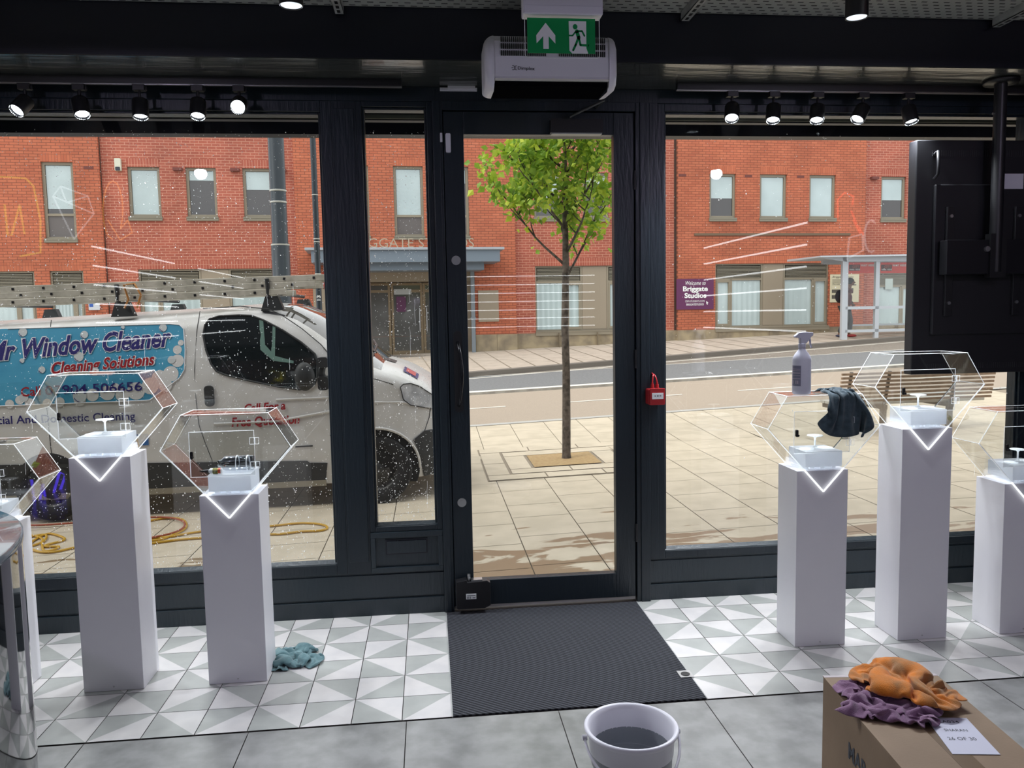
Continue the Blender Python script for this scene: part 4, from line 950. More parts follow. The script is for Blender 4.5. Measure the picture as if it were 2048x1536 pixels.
for (p, d, lev) in tips:
    for k in range(5 if lev else 3):
        c_ = p+Vector((rt.gauss(0, .065), rt.gauss(0, .065), rt.gauss(-.01, .065)))
        a = Vector((rt.uniform(-1, 1), rt.uniform(-1, 1), rt.uniform(-1.1, .3))).normalized(); b = a.cross(Vector((rt.uniform(-1, 1), rt.uniform(-1, 1), rt.uniform(-1, 1)))).normalized(); nn = a.cross(b)
        L = rt.uniform(.065, .12); w = L*.36
        m.add([c_, c_+a*L*.35+b*w+nn*.008, c_+a*L, c_+a*L*.35-b*w+nn*.008, c_+a*L*.5-nn*.004], [(0, 1, 4), (1, 2, 4), (2, 3, 4), (3, 0, 4)], 0, False)
m.build('foliage', leafmat(), tree)
# ------------------------------------------------------------------ far building
bl = thing('brick_building', 'long two-tone red brick building with brown framed windows across the street', 'building', (P0.x, P0.y, 0))
bl.rotation_euler = (0, 0, -TH)
class LB:    # building parts are written in local (s, n, z) coordinates
    pass
ORG[bl.name] = Vector((0, 0, 0))
BR_O = brickmat('brick_orange', (.52, .155, .080), (.44, .12, .062), (.22, .07, .04), ms=.016)
BR_R = brickmat('brick_red', (.40, .11, .07), (.33, .085, .055), (.56, .27, .19), ms=.014)
SOLD_O = brickmat('soldier_orange', (.52, .155, .078), (.45, .12, .06), (.30, .09, .05), .075, .225, .012, 0)
SOLD_R = brickmat('soldier_red', (.40, .11, .07), (.35, .085, .055), (.56, .27, .19), .075, .225, .012, 0)
SAND = pm('sandstone', (.38, .31, .20), .9, vary=(2.5, (.22, .18, .13)), bump=(20, .2))
FRM = pm('window_brown', (.26, .225, .165), .5)
PNL = pm('panel_brown', (.30, .25, .185), .5)
GLS = pm('dark_glazing', (.05, .045, .045), .06, spec=.9)
BLIND = pm('pale_blind', (.46, .56, .57), .25, spec=.9, vary=(1.2, (.40, .49, .50)), coat=.5)
LOUV = pm('louvre_brown', (.22, .20, .15), .5)
def wall(s0, s1, z0, z1, n0, holes, mat, soldier):
    xs = sorted({s0, s1}|{h[0] for h in holes}|{h[1] for h in holes}); zs = sorted({z0, z1}|{h[2] for h in holes}|{h[3] for h in holes}); m = MB()
    for i in range(len(xs)-1):
        for j in range(len(zs)-1):
            cx, cz = (xs[i]+xs[i+1])/2, (zs[j]+zs[j+1])/2
            if any(h[0] < cx < h[1] and h[2] < cz < h[3] for h in holes): continue
            m.add([(xs[i], n0, zs[j]), (xs[i+1], n0, zs[j]), (xs[i+1], n0, zs[j+1]), (xs[i], n0, zs[j+1])], [(0, 1, 2, 3)])
    for a, b, c_, d in holes:
        e = n0+.13
        m.add([(a, n0, c_), (b, n0, c_), (b, n0, d), (a, n0, d), (a, e, c_), (b, e, c_), (b, e, d), (a, e, d)], [(0, 3, 7, 4), (1, 5, 6, 2), (3, 2, 6, 7), (0, 4, 5, 1)])
        m.add([(a, n0-.004, d), (b, n0-.004, d), (b, n0-.004, d+.225), (a, n0-.004, d+.225)], [(0, 1, 2, 3)], 1) if d-c_ < 2.4 or True else None
    m.add([(s0, n0, z0), (s0, n0+.4, z0), (s0, n0+.4, z1), (s0, n0, z1)], [(0, 1, 2, 3)]); m.add([(s1, n0, z0), (s1, n0+.4, z0), (s1, n0+.4, z1), (s1, n0, z1)], [(0, 1, 2, 3)])
    return m.build('brick_wall', [mat, soldier], bl)
up = {}
UZ0, UZ1 = 4.46, 5.80
holesU = [('O', -18.0, -11.22, [(-12.66, -11.87, 3.86, 5.88), (-15.2, -14.4, 3.86, 5.88)]), ('R', -11.22, -6.15, [(-10.55, -9.72, UZ0, UZ1), (-9.05, -8.25, UZ0, UZ1), (-7.55, -6.75, UZ0, UZ1)]),
          ('O', -6.15, .12, [(-4.92, -4.10, 3.92, 5.90), (-3.40, -2.55, 3.92, 5.90), (-2.08, -1.24, 3.92, 5.90)]), ('R', .12, 5.17, [(.72, 1.52, UZ0, UZ1), (2.22, 3.02, UZ0, UZ1), (3.8, 4.6, UZ0, UZ1)]),
          ('O', 5.17, 11.48, [(6.20, 7.06, UZ0, UZ1), (7.86, 8.76, UZ0, UZ1), (9.53, 10.43, UZ0, UZ1)]), ('R', 11.48, 19, [(12.10, 12.98, UZ0, UZ1), (13.7, 14.5, UZ0, UZ1), (15.3, 16.1, UZ0, UZ1)])]
low = {0: [(-12.62, -11.78, 1.1, 3.0), (-14.4, -13.0, 1.1, 3.0)], 1: [(-10.42, -6.45, 1.08, 3.03)], 2: [(-4.95, -1.12, -.2, 3.05)], 3: [(.72, 4.45, 1.08, 3.04)], 4: [(6.40, 10.24, 1.06, 3.06)], 5: [(12.0, 14.9, .95, 2.75)]}
PLZ = 1.03
for i, (k, s0, s1, hs) in enumerate(holesU):
    n0 = -.12 if k == 'O' else 0
    wall(s0, s1, PLZ if i not in (2,) else PLZ, 8.0, n0, hs+[h if h[2] > PLZ else (h[0], h[1], PLZ, h[3]) for h in low[i]], BR_O if k == 'O' else BR_R, SOLD_O if k == 'O' else SOLD_R)
m = MB(); m.box(-18, .3, -.6, -4.97, .4, 8); m.box(-1.1, .3, -.6, 19, .4, 8); m.box(-4.97, .85, -.6, -1.1, .9, 8); m.box(-4.97, .3, 3.1, -1.1, .4, 8); m.build('inner_lining', MATS['window_brown'] if 'window_brown' in MATS else FRM, bl)
m = MB()
for s0, s1, n0 in ((-18, -11.22, -.15), (-11.22, -6.15, -.03), (-6.15, -4.95, -.15), (-1.12, .12, -.15), (.12, 5.17, -.03), (5.17, 11.48, -.15), (11.48, 19, -.03)):
    m.box(s0, n0, -.6, s1, .3, PLZ)
m.build('stone_plinth', SAND, bl)
m = MB()
for s in (-17, -15.5, -13.4, -9.6, -8, -5.5, -.5, 1.4, 2.6, 3.9, 6.5, 8.2, 9.7, 11, 12.7, 14):
    m.box(s, -.153, .4, s+.015, -.02, PLZ)
m.box(-18, -.1535, .38, 19, -.02, .395); m.build('plinth_joints', pm('joint_stone', (.2, .16, .11), .9), bl)
m = MB(); m.box(-11.26, -.02, PLZ, -11.20, .02, 8); m.box(5.10, -.02, PLZ, 5.17, .02, 8)  # dark strips stand for the shadow line beside the projecting bays
m.build('shade_strip', pm('bay_shade', (.07, .04, .03), .9), bl)
m = MB(); m.box(5.7, -.16, 3.92, 10.95, -.12, 3.99); m.build('string_course', pm('string_dark', (.16, .11, .07), .8), bl)
m = MB()
for s in (-11.6, -8.75-.6, -7.85, -6.6, 7.35, 9.1, 5.2, 11.7, 13.3): m.box(s, -.128, 5.70, s+.24, .0, 5.775)
m.build('vent_brick', pm('vent_dark', (.16, .05, .04), .8), bl)
def upwin(s0, s1, z0, z1, n0, blind=1.0, side=0):
    e = n0+.06; f = .075; m = MB()
    zt = 4.46 if z0 < 4.2 else z0
    m.box(s0, e, z0, s0+f, e+.07, z1); m.box(s1-f, e, z0, s1, e+.07, z1); m.box(s0+f, e, z1-f, s1-f, e+.07, z1); m.box(s0+f, e, zt, s1-f, e+.07, zt+f*.9)
    if z0 < zt: m.box(s0+f, e, z0, s1-f, e+.07, z0+.05)
    w = m.build('window', FRM, bl)
    m = MB(); ztop = z1-f; zb = zt+f*.9; m.box(s0+f, e+.04, zb, s1-f, e+.05, ztop); m.build('pane', GLS, w)
    if blind > 0:
        m = MB(); m.box(s0+f+.01, e+.034, ztop-(ztop-zb)*blind, s1-f-.01, e+.04, ztop-.01); m.build('blind', BLIND, w)
    if z0 < zt: m = MB(); m.box(s0+f, e+.03, z0+.05, s1-f, e+.05, zt); m.build('spandrel_panel', pm('grey_spandrel', (.13, .115, .11), .4) if 'grey_spandrel' not in MATS else MATS['grey_spandrel'], w)
    m = MB(); m.box(s0-.02, n0-.05, z0-.11, s1+.02, e+.07, z0-.0); m.box(s0-.02, n0-.06, z0-.04, s1+.02, n0-.05, z0-.0); m.build('sill', LOUV, w)
bl_ = {(-12.66): .9, -10.55: 1, -9.05: .22, -7.55: .42, -4.92: 1, -3.40: 1, -2.08: .3, .72: .6, 2.22: .2, 6.20: .55, 7.86: 1, 9.53: 1, 12.10: .55}
for k, s0, s1, hs in holesU:
    for h in hs: upwin(*h, -.12 if k == 'O' else 0, bl_.get(h[0], .7))
def unit(s0, s1, z0, z1, n0, kind, wide_first=True, par=None):
    e = n0+.05; f = .05; m = MB(); zl = z1-(z1-z0)*.245
    if kind == 'panel':
        m.box(s0, e+.01, z0, s1, e+.05, z1); m.box(s0+.02, e, z0+.05, s1-.02, e+.01, z1-.02); return m.build('infill_panel', PNL, bl)
    sp = s0+(s1-s0)*(.66 if wide_first else .34)
    m.box(s0, e, z0, s0+f, e+.07, z1); m.box(s1-f, e, z0, s1, e+.07, z1); m.box(s0+f, e, z1-f, s1-f, e+.07, z1); m.box(s0+f, e, z0, s1-f, e+.07, z0+f); m.box(s0+f, e, zl-f*.6, s1-f, e+.07, zl+f*.6)
    m.box(sp-f*.7, e, z0+f, sp+f*.7, e+.07, zl)
    a, b = (sp+f*.7, s1-f) if wide_first else (s0+f, sp-f*.7)        # narrow casement gets its own thicker frame
    m.box(a, e-.01, z0+f, a+.05, e+.05, zl-.03); m.box(b-.05, e-.01, z0+f, b, e+.05, zl-.03); m.box(a+.05, e-.01, zl-.09, b-.05, e+.05, zl-.03); m.box(a+.05, e-.01, z0+f, b-.05, e+.05, z0+f+.07)
    w = m.build('ground_window', FRM, bl)
    m = MB(); m.box(s0+f, e+.045, z0+f, s1-f, e+.05, zl-f*.6); m.build('pane', GLS, w)
    m = MB()
    x = s0+f+.02
    P = [[(s0+f+.01+(s1-s0-2*f-.02)*i/40, e+.037+.004*sin(i*1.3+s0*7), z) for i in range(41)] for z in (z0+f+.005, zl-f*.6-.005)]
    m.grid(P); m.build('curtain', BLIND, w)
    m = MB()
    nl = 9
    for i in range(nl):
        z = zl+f*.8+(z1-f-zl-f)*i/nl; m.box(s0+f+.02, e-.005, z, s1-f-.02, e+.05, z+.022)
    m.build('louvre', LOUV, w)
def group(s0, s1, z0, z1, n0, ratios, mirror=False):
    w = s1-s0; a = s0+w*ratios[0]; b = s0+w*ratios[1]
    unit(s0, a, z0, z1, n0, 'w', mirror); unit(a, b, z0, z1, n0, 'panel'); unit(b, s1, z0, z1, n0, 'w', not mirror)
    m = MB(); m.box(s0-.01, n0-.06, z0-.13, s1+.01, n0+.12, z0); m.box(s0-.01, n0-.07, z0-.03, s1+.01, n0-.06, z0); m.build('ground_sill', FRM, bl)
group(6.40, 10.24, 1.08, 3.06, -.12, (.415, .60)); group(.72, 4.45, 1.08, 3.04, 0, (.39, .60), True); group(-10.42, -6.45, 1.08, 3.03, 0, (.41, .6))
unit(-12.62, -11.78, 1.1, 3.0, -.12, 'w'); unit(-14.4, -13.0, 1.1, 3.0, -.12, 'w'); unit(12.0, 13.4, .95, 2.75, 0, 'w'); unit(13.4, 14.9, .95, 2.75, 0, 'w')
# entrance with canopy
s0, s1 = -4.95, -1.12
m = MB(); m.box(s0, .75, -.2, s1, .8, 3.1); m.build('entrance_recess', PNL, bl)
m = MB(); m.box(s0, -.02, 2.62, s1, .75, 3.05); m.box(s0, .2, .42, s0+.28, .7, 2.62); m.box(s1-.62, .2, .40, s1, .7, 2.62); m.build('entrance_surround', PNL, bl)
m = MB(); m.box(s0-.3, -.6, .25, s1+.2, .8, .47); m.build('entrance_step', pm('step_grey', (.16, .145, .13), .8), bl)
for i, (a, b) in enumerate(((-4.62, -3.02-.55), (-3.55, -2.62), (-2.61, -1.76))):
    m = MB(); f = .07; z0, z1 = .47, 2.6
    m.box(a, .5, z0, a+f, .56, z1); m.box(b-f, .5, z0, b, .56, z1); m.box(a+f, .5, z1-.28, b-f, .56, z1-.2); m.box(a+f, .5, z0, b-f, .56, z0+.12); m.box(a+f, .5, z1-f, b-f, .56, z1)
    w = m.build('entrance_door', pm('door_bronze', (.22, .165, .10), .45) if 'door_bronze' not in MATS else MATS['door_bronze'], bl)
    m = MB(); m.box(a+f, .525, z0+.12, b-f, .535, z1-f); m.build('pane', pm('entrance_glass', (.10, .10, .095), .08, spec=.9) if 'entrance_glass' not in MATS else MATS['entrance_glass'], w)
    if i: m = MB(); hx = b-.1 if i == 1 else a+.1; m.cyl((hx, .46, 1.15), (hx, .46, 1.85), .016, seg=8); m.build('pull_handle', METAL, w)
m = MB(); m.box(-3.40, .49, 1.75, -3.12, .50, 2.2); m.build('purple_notice', pm('notice_purple', (.10, .025, .08), .5), bl)
m = MB(); m.box(-3.46, .49, 2.26, -2.95, .50, 2.42); m.build('white_notice', pm('notice_white', (.4, .42, .42), .5), bl)
ca, cb = onpl(622, 510, -1.3)[0], onpl(1000, 510, -1.3)[0]
zt = onpl(800, 500, -1.3)[1]; zb = onpl(800, 524, -1.3)[1]; zc = onpl(800, 541, -1.0)[1]
CAN = pm('canopy_grey', (.16, .20, .245), .45); LEADM = pm('lead_flashing', (.38, .41, .45), .5, .3, bump=(14, .8))
m = MB(); m.box(ca, -1.3, zb, cb, -.1, zt); m.box(ca+.3, -1.05, zc, cb-.42, -.1, zb); m.build('canopy', CAN, bl)
m = MB(); m.box(ca-.16, -1.36, zt, cb+.12, -.1, zt+.07); m.build('canopy_flashing', LEADM, bl, bevel=.01)
m = MB()
la, lb = onpl(697, 497, -1.25)[0], onpl(948, 497, -1.25)[0]; l0, l1 = zt+.075, onpl(800, 476, -1.25)[1]
vs, fs = textmesh('BRIGGATE STUDIOS', -.012)
x0 = min(v.x for v in vs); x1 = max(v.x for v in vs); k = (lb-la)/(x1-x0); kz = (l1-l0)/.7
m.add([(la+(v.x-x0)*k, -1.25, l0+v.y*kz) for v in vs], fs); m.add([(la+(v.x-x0)*k, -1.22, l0+v.y*kz) for v in vs], fs)
m.build('canopy_lettering', pm('letter_bronze', (.42, .36, .27), .5, .1), bl)
m = MB(); a = onpl(943, 650, -.2)[0]; m.box(a, -.25, .45, a+.11, -.15, 2.95); m.box(a-.02, -.26, 1.5, a+.13, -.15, 1.55); m.build('downpipe', pm('pipe_grey', (.19, .22, .25), .5), bl)
m = MB(); (a, z1), (b, z0) = onpl(956, 581, -.16), onpl(998, 643, -.16); m.box(a, -.17, z0, b, -.12, z1); m.build('meter_cupboard', PNL, bl)
m = MB(); m.box(-5.75, -.17, .45, -4.98, -.12, 2.5); m.build('side_panel', PNL, bl)
# alarm box
m = MB(); (a, z1), (b, z0) = onpl(229, 317, -.05), onpl(243, 342, -.05); m.rbox(a, -.10, z0, b, 0, z1, .02); al_ = m.build('alarm_box', pm('alarm_cream', (.62, .62, .50), .5), bl)
m = MB(); m.rbox(a+.02, -.115, z0, b-.02, -.10, z0+.1, .02); m.build('strobe', INK, al_)
# building signs
def face(n0): return lambda a, b: Vector((a, n0, b))
m = MB(); (a, z1), (b, z0) = onpl(1353, 558, -.14), onpl(1427, 618, -.14); m.box(a, -.15, z0, b, -.12, z1); sg = m.build('welcome_sign', pm('sign_purple', (.115, .018, .085), .5), bl)
w_ = b-a; h_ = z1-z0; U = lambda x, y: (a+w_*x, z0+h_*y); fs_ = face(-.153)
m = MB(); text(m, 'Welcome to', U(.24, .80), U(.78, .80), h_*.13, fs_, 0, .3); text(m, 'Briggate', U(.17, .60), U(.84, .60), h_*.155, fs_, .03); text(m, 'Studios', U(.21, .38), U(.80, .38), h_*.155, fs_, .03)
text(m, 'CRM-STUDENTS.COM/', U(.23, .235), U(.76, .235), h_*.065, fs_); text(m, 'BRIGGATESTUDIOS', U(.26, .13), U(.73, .13), h_*.065, fs_, .01)
m.add([fs_(*U(x, y)) for x, y in ((.80, .27), (.86, .20), (.83, .20), (.84, .15), (.82, .15), (.80, .19))], [(0, 1, 2, 3, 4, 5)]); m.build('sign_lettering', SIGNW, sg)
m = MB(); (a, z1), (b, z0) = onpl(1661, 549, -.14), onpl(1717, 604, -.14); m.box(a, -.15, z0, b, -.12, z1); sg = m.build('history_board', pm('board_cream', (.66, .62, .44), .6), bl)
w_ = b-a; h_ = z1-z0
m = MB(); text(m, 'Briggate House', U(.06, .88), U(.80, .88), h_*.07, fs_, 0, .3); text(m, 'Studio', U(.06, .62), U(.38, .62), h_*.05, fs_, 0, .2)
for i in range(5): m.box(*(U(.06, .82-i*.035)[0], -.1535, U(0, .82-i*.035)[1]), U(.62, 0)[0], -.1505, U(0, .82-i*.035)[1]+.008)
for x0_, y0_, x1_, y1_ in ((.05, .34, .36, .46), (.05, .13, .36, .26), (.62, .34, .80, .5), (.62, .60, .9, .64), (.4, .2, .55, .3)): m.box(U(x0_, 0)[0], -.1535, U(0, y0_)[1], U(x1_, 0)[0], -.1505, U(0, y1_)[1])
m.build('board_print', pm('print_sepia', (.10, .09, .07), .6), sg)
m = MB(); (a, z1), (b, z0) = onpl(177, 606, -.16), onpl(200, 620, -.16); m.box(a, -.17, z0, b, -.15, z1); sg = m.build('parking_sign', pm('sign_pale', (.55, .58, .62), .5), bl)
m = MB(); m.box(a+.02, -.173, z0+(z1-z0)*.45, a+(b-a)*.42, -.1705, z1-.02); m.build('blue_symbol', pm('symbol_blue', (.03, .10, .40), .5), sg)
m = MB(); (a, z1), (b, z0) = onpl(645, 545, -.16), onpl(652, 578, -.16); m.box(a, -.17, z0, b, -.12, z1); m.build('red_notice', pm('notice_red', (.45, .05, .03), .5), bl)
m = MB(); m.box(12.35, .04, 2.2, 12.62, .045, 2.55); m.build('door_notice', pm('notice_pale', (.45, .52, .50), .5), bl)
bl['label'] = 'long red and orange brick building with brown framed windows across the street'
# ------------------------------------------------------------------ van
va, vb = radians(3), radians(1.3)
VO = Vector((-.55, 7.71, -.215))
eu = Vector((cos(va)*cos(vb), -sin(va)*cos(vb), sin(vb))); ew = Vector((sin(va), cos(va), 0)); ez = eu.cross(ew)
van = thing('van', 'white cleaning van with blue bubble graphics parked on the pavement', 'van', (0, 0, 0))
van.matrix_world = Matrix(((eu.x, ew.x, ez.x, VO.x), (eu.y, ew.y, ez.y, VO.y), (eu.z, ew.z, ez.z, VO.z), (0, 0, 0, 1)))
ORG[van.name] = Vector((0, 0, 0))
def vp(x, y, w=0):
    d = Vector(ray(x, y)); o = VO-Vector((0, 0, CAMH)); t = (o.dot(ew)+w)/d.dot(ew); P = d*t-o; return (P.dot(eu), P.dot(ez))
def ip(tab, u):
    if u <= tab[0][0]: return tab[0][1]
    for (a, x), (b, y) in zip(tab[:-1], tab[1:]):
        if u <= b:
            t = (u-a)/(b-a); return x+(y-x)*t
    return tab[-1][1]
EDGE = [(-4.2, 1.78), (-1.5, 1.88), (-1.2, 1.90), (-1.0, 1.86), (-.68, 1.74), (-.36, 1.47), (-.1, 1.30), (.2, 1.22), (.45, 1.10), (.62, .98), (.72, .84), (.78, .70), (.80, .55), (.78, .3)]
TOP = [(-4.2, 1.93), (-1.5, 1.99), (-1.0, 2.01), (-.78, 1.99), (-.5, 1.86), (-.2, 1.62), (.1, 1.38), (.3, 1.31), (.55, 1.16), (.72, .98), (.78, .82), (.80, .60), (.82, .55), (.80, .3)]
def wside(u, z):
    w = 0
    if z > 1.12: w += .15*((z-1.12)/.8)**1.5
    if z < .45: w += .10*((.45-z)/.45)**1.5
    if u > -.1: w += .50*((u+.1)/.95)**2.6
    if 1.0 < z < 1.06: pass
    return w
def side(u, z, off=.004):
    return Vector((u, wside(u, z)-off, z))
us = sorted(set([-4.2, -4.0, -3.6, -3.2, -2.8, -2.4, -2.0, -1.6, -1.4, -1.2]+[-1.1+.08*i for i in range(25)]))
us = [u for u in us if u <= .82]
P = []
for u in us:
    ze, zt_ = ip(EDGE, u), ip(TOP, u); row = []
    zb = .22
    for k in range(13): z = zb+(ze-zb)*k/12; row.append((u, wside(u, z), z))
    w0 = wside(u, ze)
    for k in range(1, 17):
        t = k/16; w = w0+(.95*2-2*w0)*t; b = 1-abs(2*t-1)**3.2; row.append((u, w, ze+(zt_-ze)*b))
    for k in range(12, -1, -1): z = zb+(ze-zb)*k/12; row.append((u, 1.9-wside(u, z), z)) if k < 12 else None
    P.append(row)
VANW = pm('van_white', (.68, .68, .68), .3, spec=.5, coat=.2, vary=(5, (.62, .615, .60)))
VGL = pm('windscreen_glass', (.07, .07, .07), .04, spec=1.0, coat=1)
def vm(i, j):
    u = (us[i]+us[i+1])/2
    return 1 if (-.86 < u < .06 and 13 <= j <= 27) else 0
m = MB(); m.grid(P, 0, True, vm); m.add(P[-1], [list(range(len(P[-1])))[::-1]]); m.add(P[0], [list(range(len(P[0])))]); m.build('body', [VANW, VGL], van)
BLKT = pm('trim_black', (.03, .033, .036), .55)
VSW = pm('van_side_glass', (.012, .016, .018), .05, spec=1.0)
def vpoly(pts, off=.006, step=.12, mat=None, name='x', par=None, pix=True):
    m = MB(); q = [vp(*p) for p in pts] if pix else pts
    poly2mesh(m, q, lambda a, b: side(a, b, off), step); return m.build(name, mat, par or van)
WIN = [(400, 670), (402, 650), (410, 638), (430, 632), (470, 630), (495, 631), (520, 640), (560, 660), (600, 685), (628, 708), (634, 722), (634, 752), (630, 768), (620, 776), (600, 779), (560, 774), (500, 762), (450, 750), (432, 743), (420, 728), (408, 700)]
wn = vpoly(WIN, .008, .12, VSW, 'door_window')
m = MB(); q = [side(*vp(*p), .010) for p in WIN+[WIN[0]]]; m.tube(q, .009, 6); m.build('window_seal', BLKT, wn)
def seam(pts, r=.0035, name='door_seam'):
    m = MB(); m.tube([side(*vp(*p), .001) for p in pts], r, 5); return m.build(name, BLKT, van)
seam([(389, 622), (386, 660), (387, 740), (392, 800), (398, 850), (410, 885), (424, 920), (428, 985)])
seam([(86, 640), (88, 720), (92, 800), (100, 880), (108, 955)], name='panel_seam')
m = MB()
for u0 in (-.40, ): pass
m.tube([side(*vp(*p), .002) for p in ((395, 617), (470, 612), (530, 618), (560, 632), (600, 658), (640, 690), (662, 715))], .005, 6); m.build('roof_gutter', BLKT, van)
m = MB(); m.tube([side(*vp(*p), .002) for p in ((662, 700), (663, 760), (667, 800), (668, 850), (660, 872))], .0035, 5); m.build('door_seam', BLKT, van)
# arch, wheels, bumper, sill trim
cw = vp(754, 938)
m = MB(); cu = cw[0]
ring = [(cu+.41*cos(radians(a)), .345+.40*sin(radians(a))) for a in range(-25, 206, 7)]
poly2mesh(m, ring, lambda a, b: side(a, b, .004), .1); m.build('wheel_arch', pm('arch_dark', (.012, .012, .013), .9), van)
m = MB(); m.tube([side(a, b, .008) for a, b in ring[3:-3]], .014, 6); m.build('arch_lip', VANW, van)
TYRE = pm('tyre', (.018, .018, .019), .85, bump=(60, .3)); HUB = pm('steel_wheel', (.06, .06, .06), .45, .6)
for cu_ in (cu, cu-3.1):
    M_ = Matrix.Translation((cu_, 0, .335)) @ Matrix.Rotation(radians(90), 4, 'X')
    wo = wside(cu_, .33)
    m = MB(); m.lathe([(.20, -.20-wo), (.31, -.20-wo), (.335, -.18-wo), (.335, .0-wo), (.318, .018-wo), (.215, .02-wo), (.20, .0-wo)], (0, 0, 0), 40, M=M_); w = m.build('tyre', TYRE, van)
    m = MB(); m.lathe([(.21, .006-wo), (.19, -.02-wo), (.14, -.028-wo), (.12, -.005-wo), (.07, .0-wo), (.065, .012-wo), (0, .014-wo)], (0, 0, 0), 32, M=M_)
    m.build('wheel_rim', HUB, w)
    m = MB()
    for k in range(10): a = 2*pi*k/10; m.cyl((cu_+.165*cos(a), wo+.015, .335+.165*sin(a)), (cu_+.165*cos(a), wo+.03, .335+.165*sin(a)), .017, seg=10)
    m.build('rim_holes', BLKP, w)
vpoly([(cu+.44, .22), (cu+.40, .50), (cu+.36, .60), (cu+.47, .68), (.80, .69), (.80, .3), (.78, .22)], .012, .06, BLKT, 'front_bumper', pix=False)
vpoly([(-3.9, .26), (cu-.50, .26), (cu-.47, .43), (-.62, .44), (-.64, .46), (-3.9, .58)], .008, .2, BLKT, 'rubbing_strip', pix=False)
vpoly([(-3.9, .20), (cu-.5, .20), (cu-.5, .26), (-3.9, .26)], .010, .2, pm('sill_cream', (.34, .32, .26), .6), 'sill_strip', pix=False)
HL = [(800, 775), (806, 769), (820, 768), (838, 775), (858, 790), (880, 806), (900, 822), (893, 830), (870, 824), (845, 818), (820, 812), (806, 800)]
hp = [vp(*p) for p in HL]; hp = [(min(a, .76), b) for a, b in hp]
m = MB(); poly2mesh(m, hp, lambda a, b: side(a, b, .006), .05); hl = m.build('headlight', pm('lamp_bowl', (.88, .89, .90), .2, 0, vary=(9, (.55, .56, .58))), van)
m = MB(); poly2mesh(m, hp, lambda a, b: side(a, b, .018), .05); m.build('headlight_lens', glassmat('lens_clear', (.95, .96, .98), 1.5, 1.0), hl)
m = MB(); m.tube([side(a, b, .01) for a, b in hp+[hp[0]]], .005, 5); m.build('lamp_seal', BLKT, hl)
m = MB(); m.tube([side(*p, .003) for p in ((cu+.42, .55), (cu+.52, .80), (.56, .90))], .0035, 5); m.tube([side(*p, .003) for p in ((-.36, 1.36), (0, 1.24), (.22, 1.16))], .004, 5); m.build('bonnet_seam', BLKT, van)
m = MB(); m.tube([side(u, z, .004) for u, z in ((-1.5, .86), (-.9, .86), (-.4, .93), (0, 1.0), (.3, .98), (.55, .90))], .012, 8); m.build('body_crease', VANW, van)
m = MB(); m.tube([side(u, 1.065, .004) for u in np.linspace(-.9, -.1, 9)], .010, 8); m.build('shoulder_crease', VANW, van)
# handle and mirror
m = MB(); hx, hz = vp(418, 792); m.rbox(hx-.04, -.022, hz-.10, hx+.05, .006, hz+.10, .035); m.build('door_handle', BLKT, van, bevel=.006)
mx, mz = vp(640, 745); mw = wside(mx, mz)
mr = thing('x', None, None); bpy.data.objects.remove(mr)
m = MB(); m.sphere((mx-.11, mw-.20, mz-.02), .1, 16, 12, sc=(.95, .6, 1.35)); mir_ = m.build('door_mirror', BLKT, van)
m = MB(); m.rbox(mx+.0, mw-.17, mz-.16, mx+.10, mw-.05, mz-.03, .03); m.rbox(mx+.0, mw-.17, mz+.05, mx+.11, mw-.05, mz+.15, .03); m.tube([(mx+.05, mw-.10, mz-.1), (mx+.03, mw-.12, mz), (mx+.05, mw-.10, mz+.1)], .035, 10); m.tube([(mx+.05, mw-.08, mz-.1), (mx+.03, mw+.01, mz-.1)], .025, 8); m.build('mirror_arm', BLKT, mir_)
# cab interior hints behind the window: seat and wheel outlines
m = MB(); poly2mesh(m, [vp(*p) for p in ((512, 640), (520, 641), (527, 690), (548, 712), (586, 722), (586, 727), (545, 722), (518, 700))], lambda a, b: side(a, b, .0095), .08)
poly2mesh(m, [vp(*p) for p in ((540, 652), (546, 655), (548, 712), (540, 710))], lambda a, b: side(a, b, .0095), .08); m.build('far_door_trim', pm('pale_green_trim', (.14, .24, .21), .4), wn)
# graphics
BLUEG = pm('graphic_blue', (.06, .30, .50), .35, vary=(2, (.09, .38, .58))); CLOUD = pm('graphic_cloud', (.68, .68, .68), .35); NAVY = pm('letter_navy', (.022, .018, .15), .4); REDL = pm('letter_red', (.33, .012, .02), .4); OUTL = pm('letter_outline', (.80, .80, .84), .4)
pan = [(-120, 662), (0, 658), (330, 648), (350, 650), (359, 658), (366, 700), (367, 740), (358, 756), (330, 778), (300, 800), (290, 801), (0, 812), (-120, 815)]
gp = vpoly(pan, .004, .15, BLUEG, 'blue_graphic')
m = MB(); m.tube([side(*vp(*p), .006) for p in pan[1:-1]], .005, 5); m.build('graphic_border', OUTL, gp)
m = MB()
def vcirc(cx, cy, r, off, mi=0, n=22): 
    c0 = vp(cx, cy); k = .0046; poly2mesh(m, [(c0[0]+r*k*cos(2*pi*i/n), c0[1]+r*k*sin(2*pi*i/n)) for i in range(n)], lambda a, b: side(a, b, off), .2, mi)
for i, (cx, cy, r) in enumerate(((350, 700, 9), (352, 722, 13), (340, 748, 16), (318, 756, 16), (300, 772, 17), (272, 782, 18), (245, 790, 14), (215, 786, 15), (185, 790, 13), (160, 800, 12), (120, 804, 10), (60, 806, 10), (20, 808, 9), (-10, 808, 10), (356, 686, 6), (95, 806, 9), (230, 776, 10), (330, 770, 14), (40, 800, 9))): vcirc(cx, cy, r, .0055+.00012*i)
m.build('clouds', CLOUD, gp)
m = MB(); 
bub = [(32, 665, 9), (158, 670, 8), (317, 656, 8), (152, 714, 10), (80, 740, 7), (235, 655, 4), (38, 722, 5), (160, 792, 14), (48, 795, 9), (340, 720, 8)]
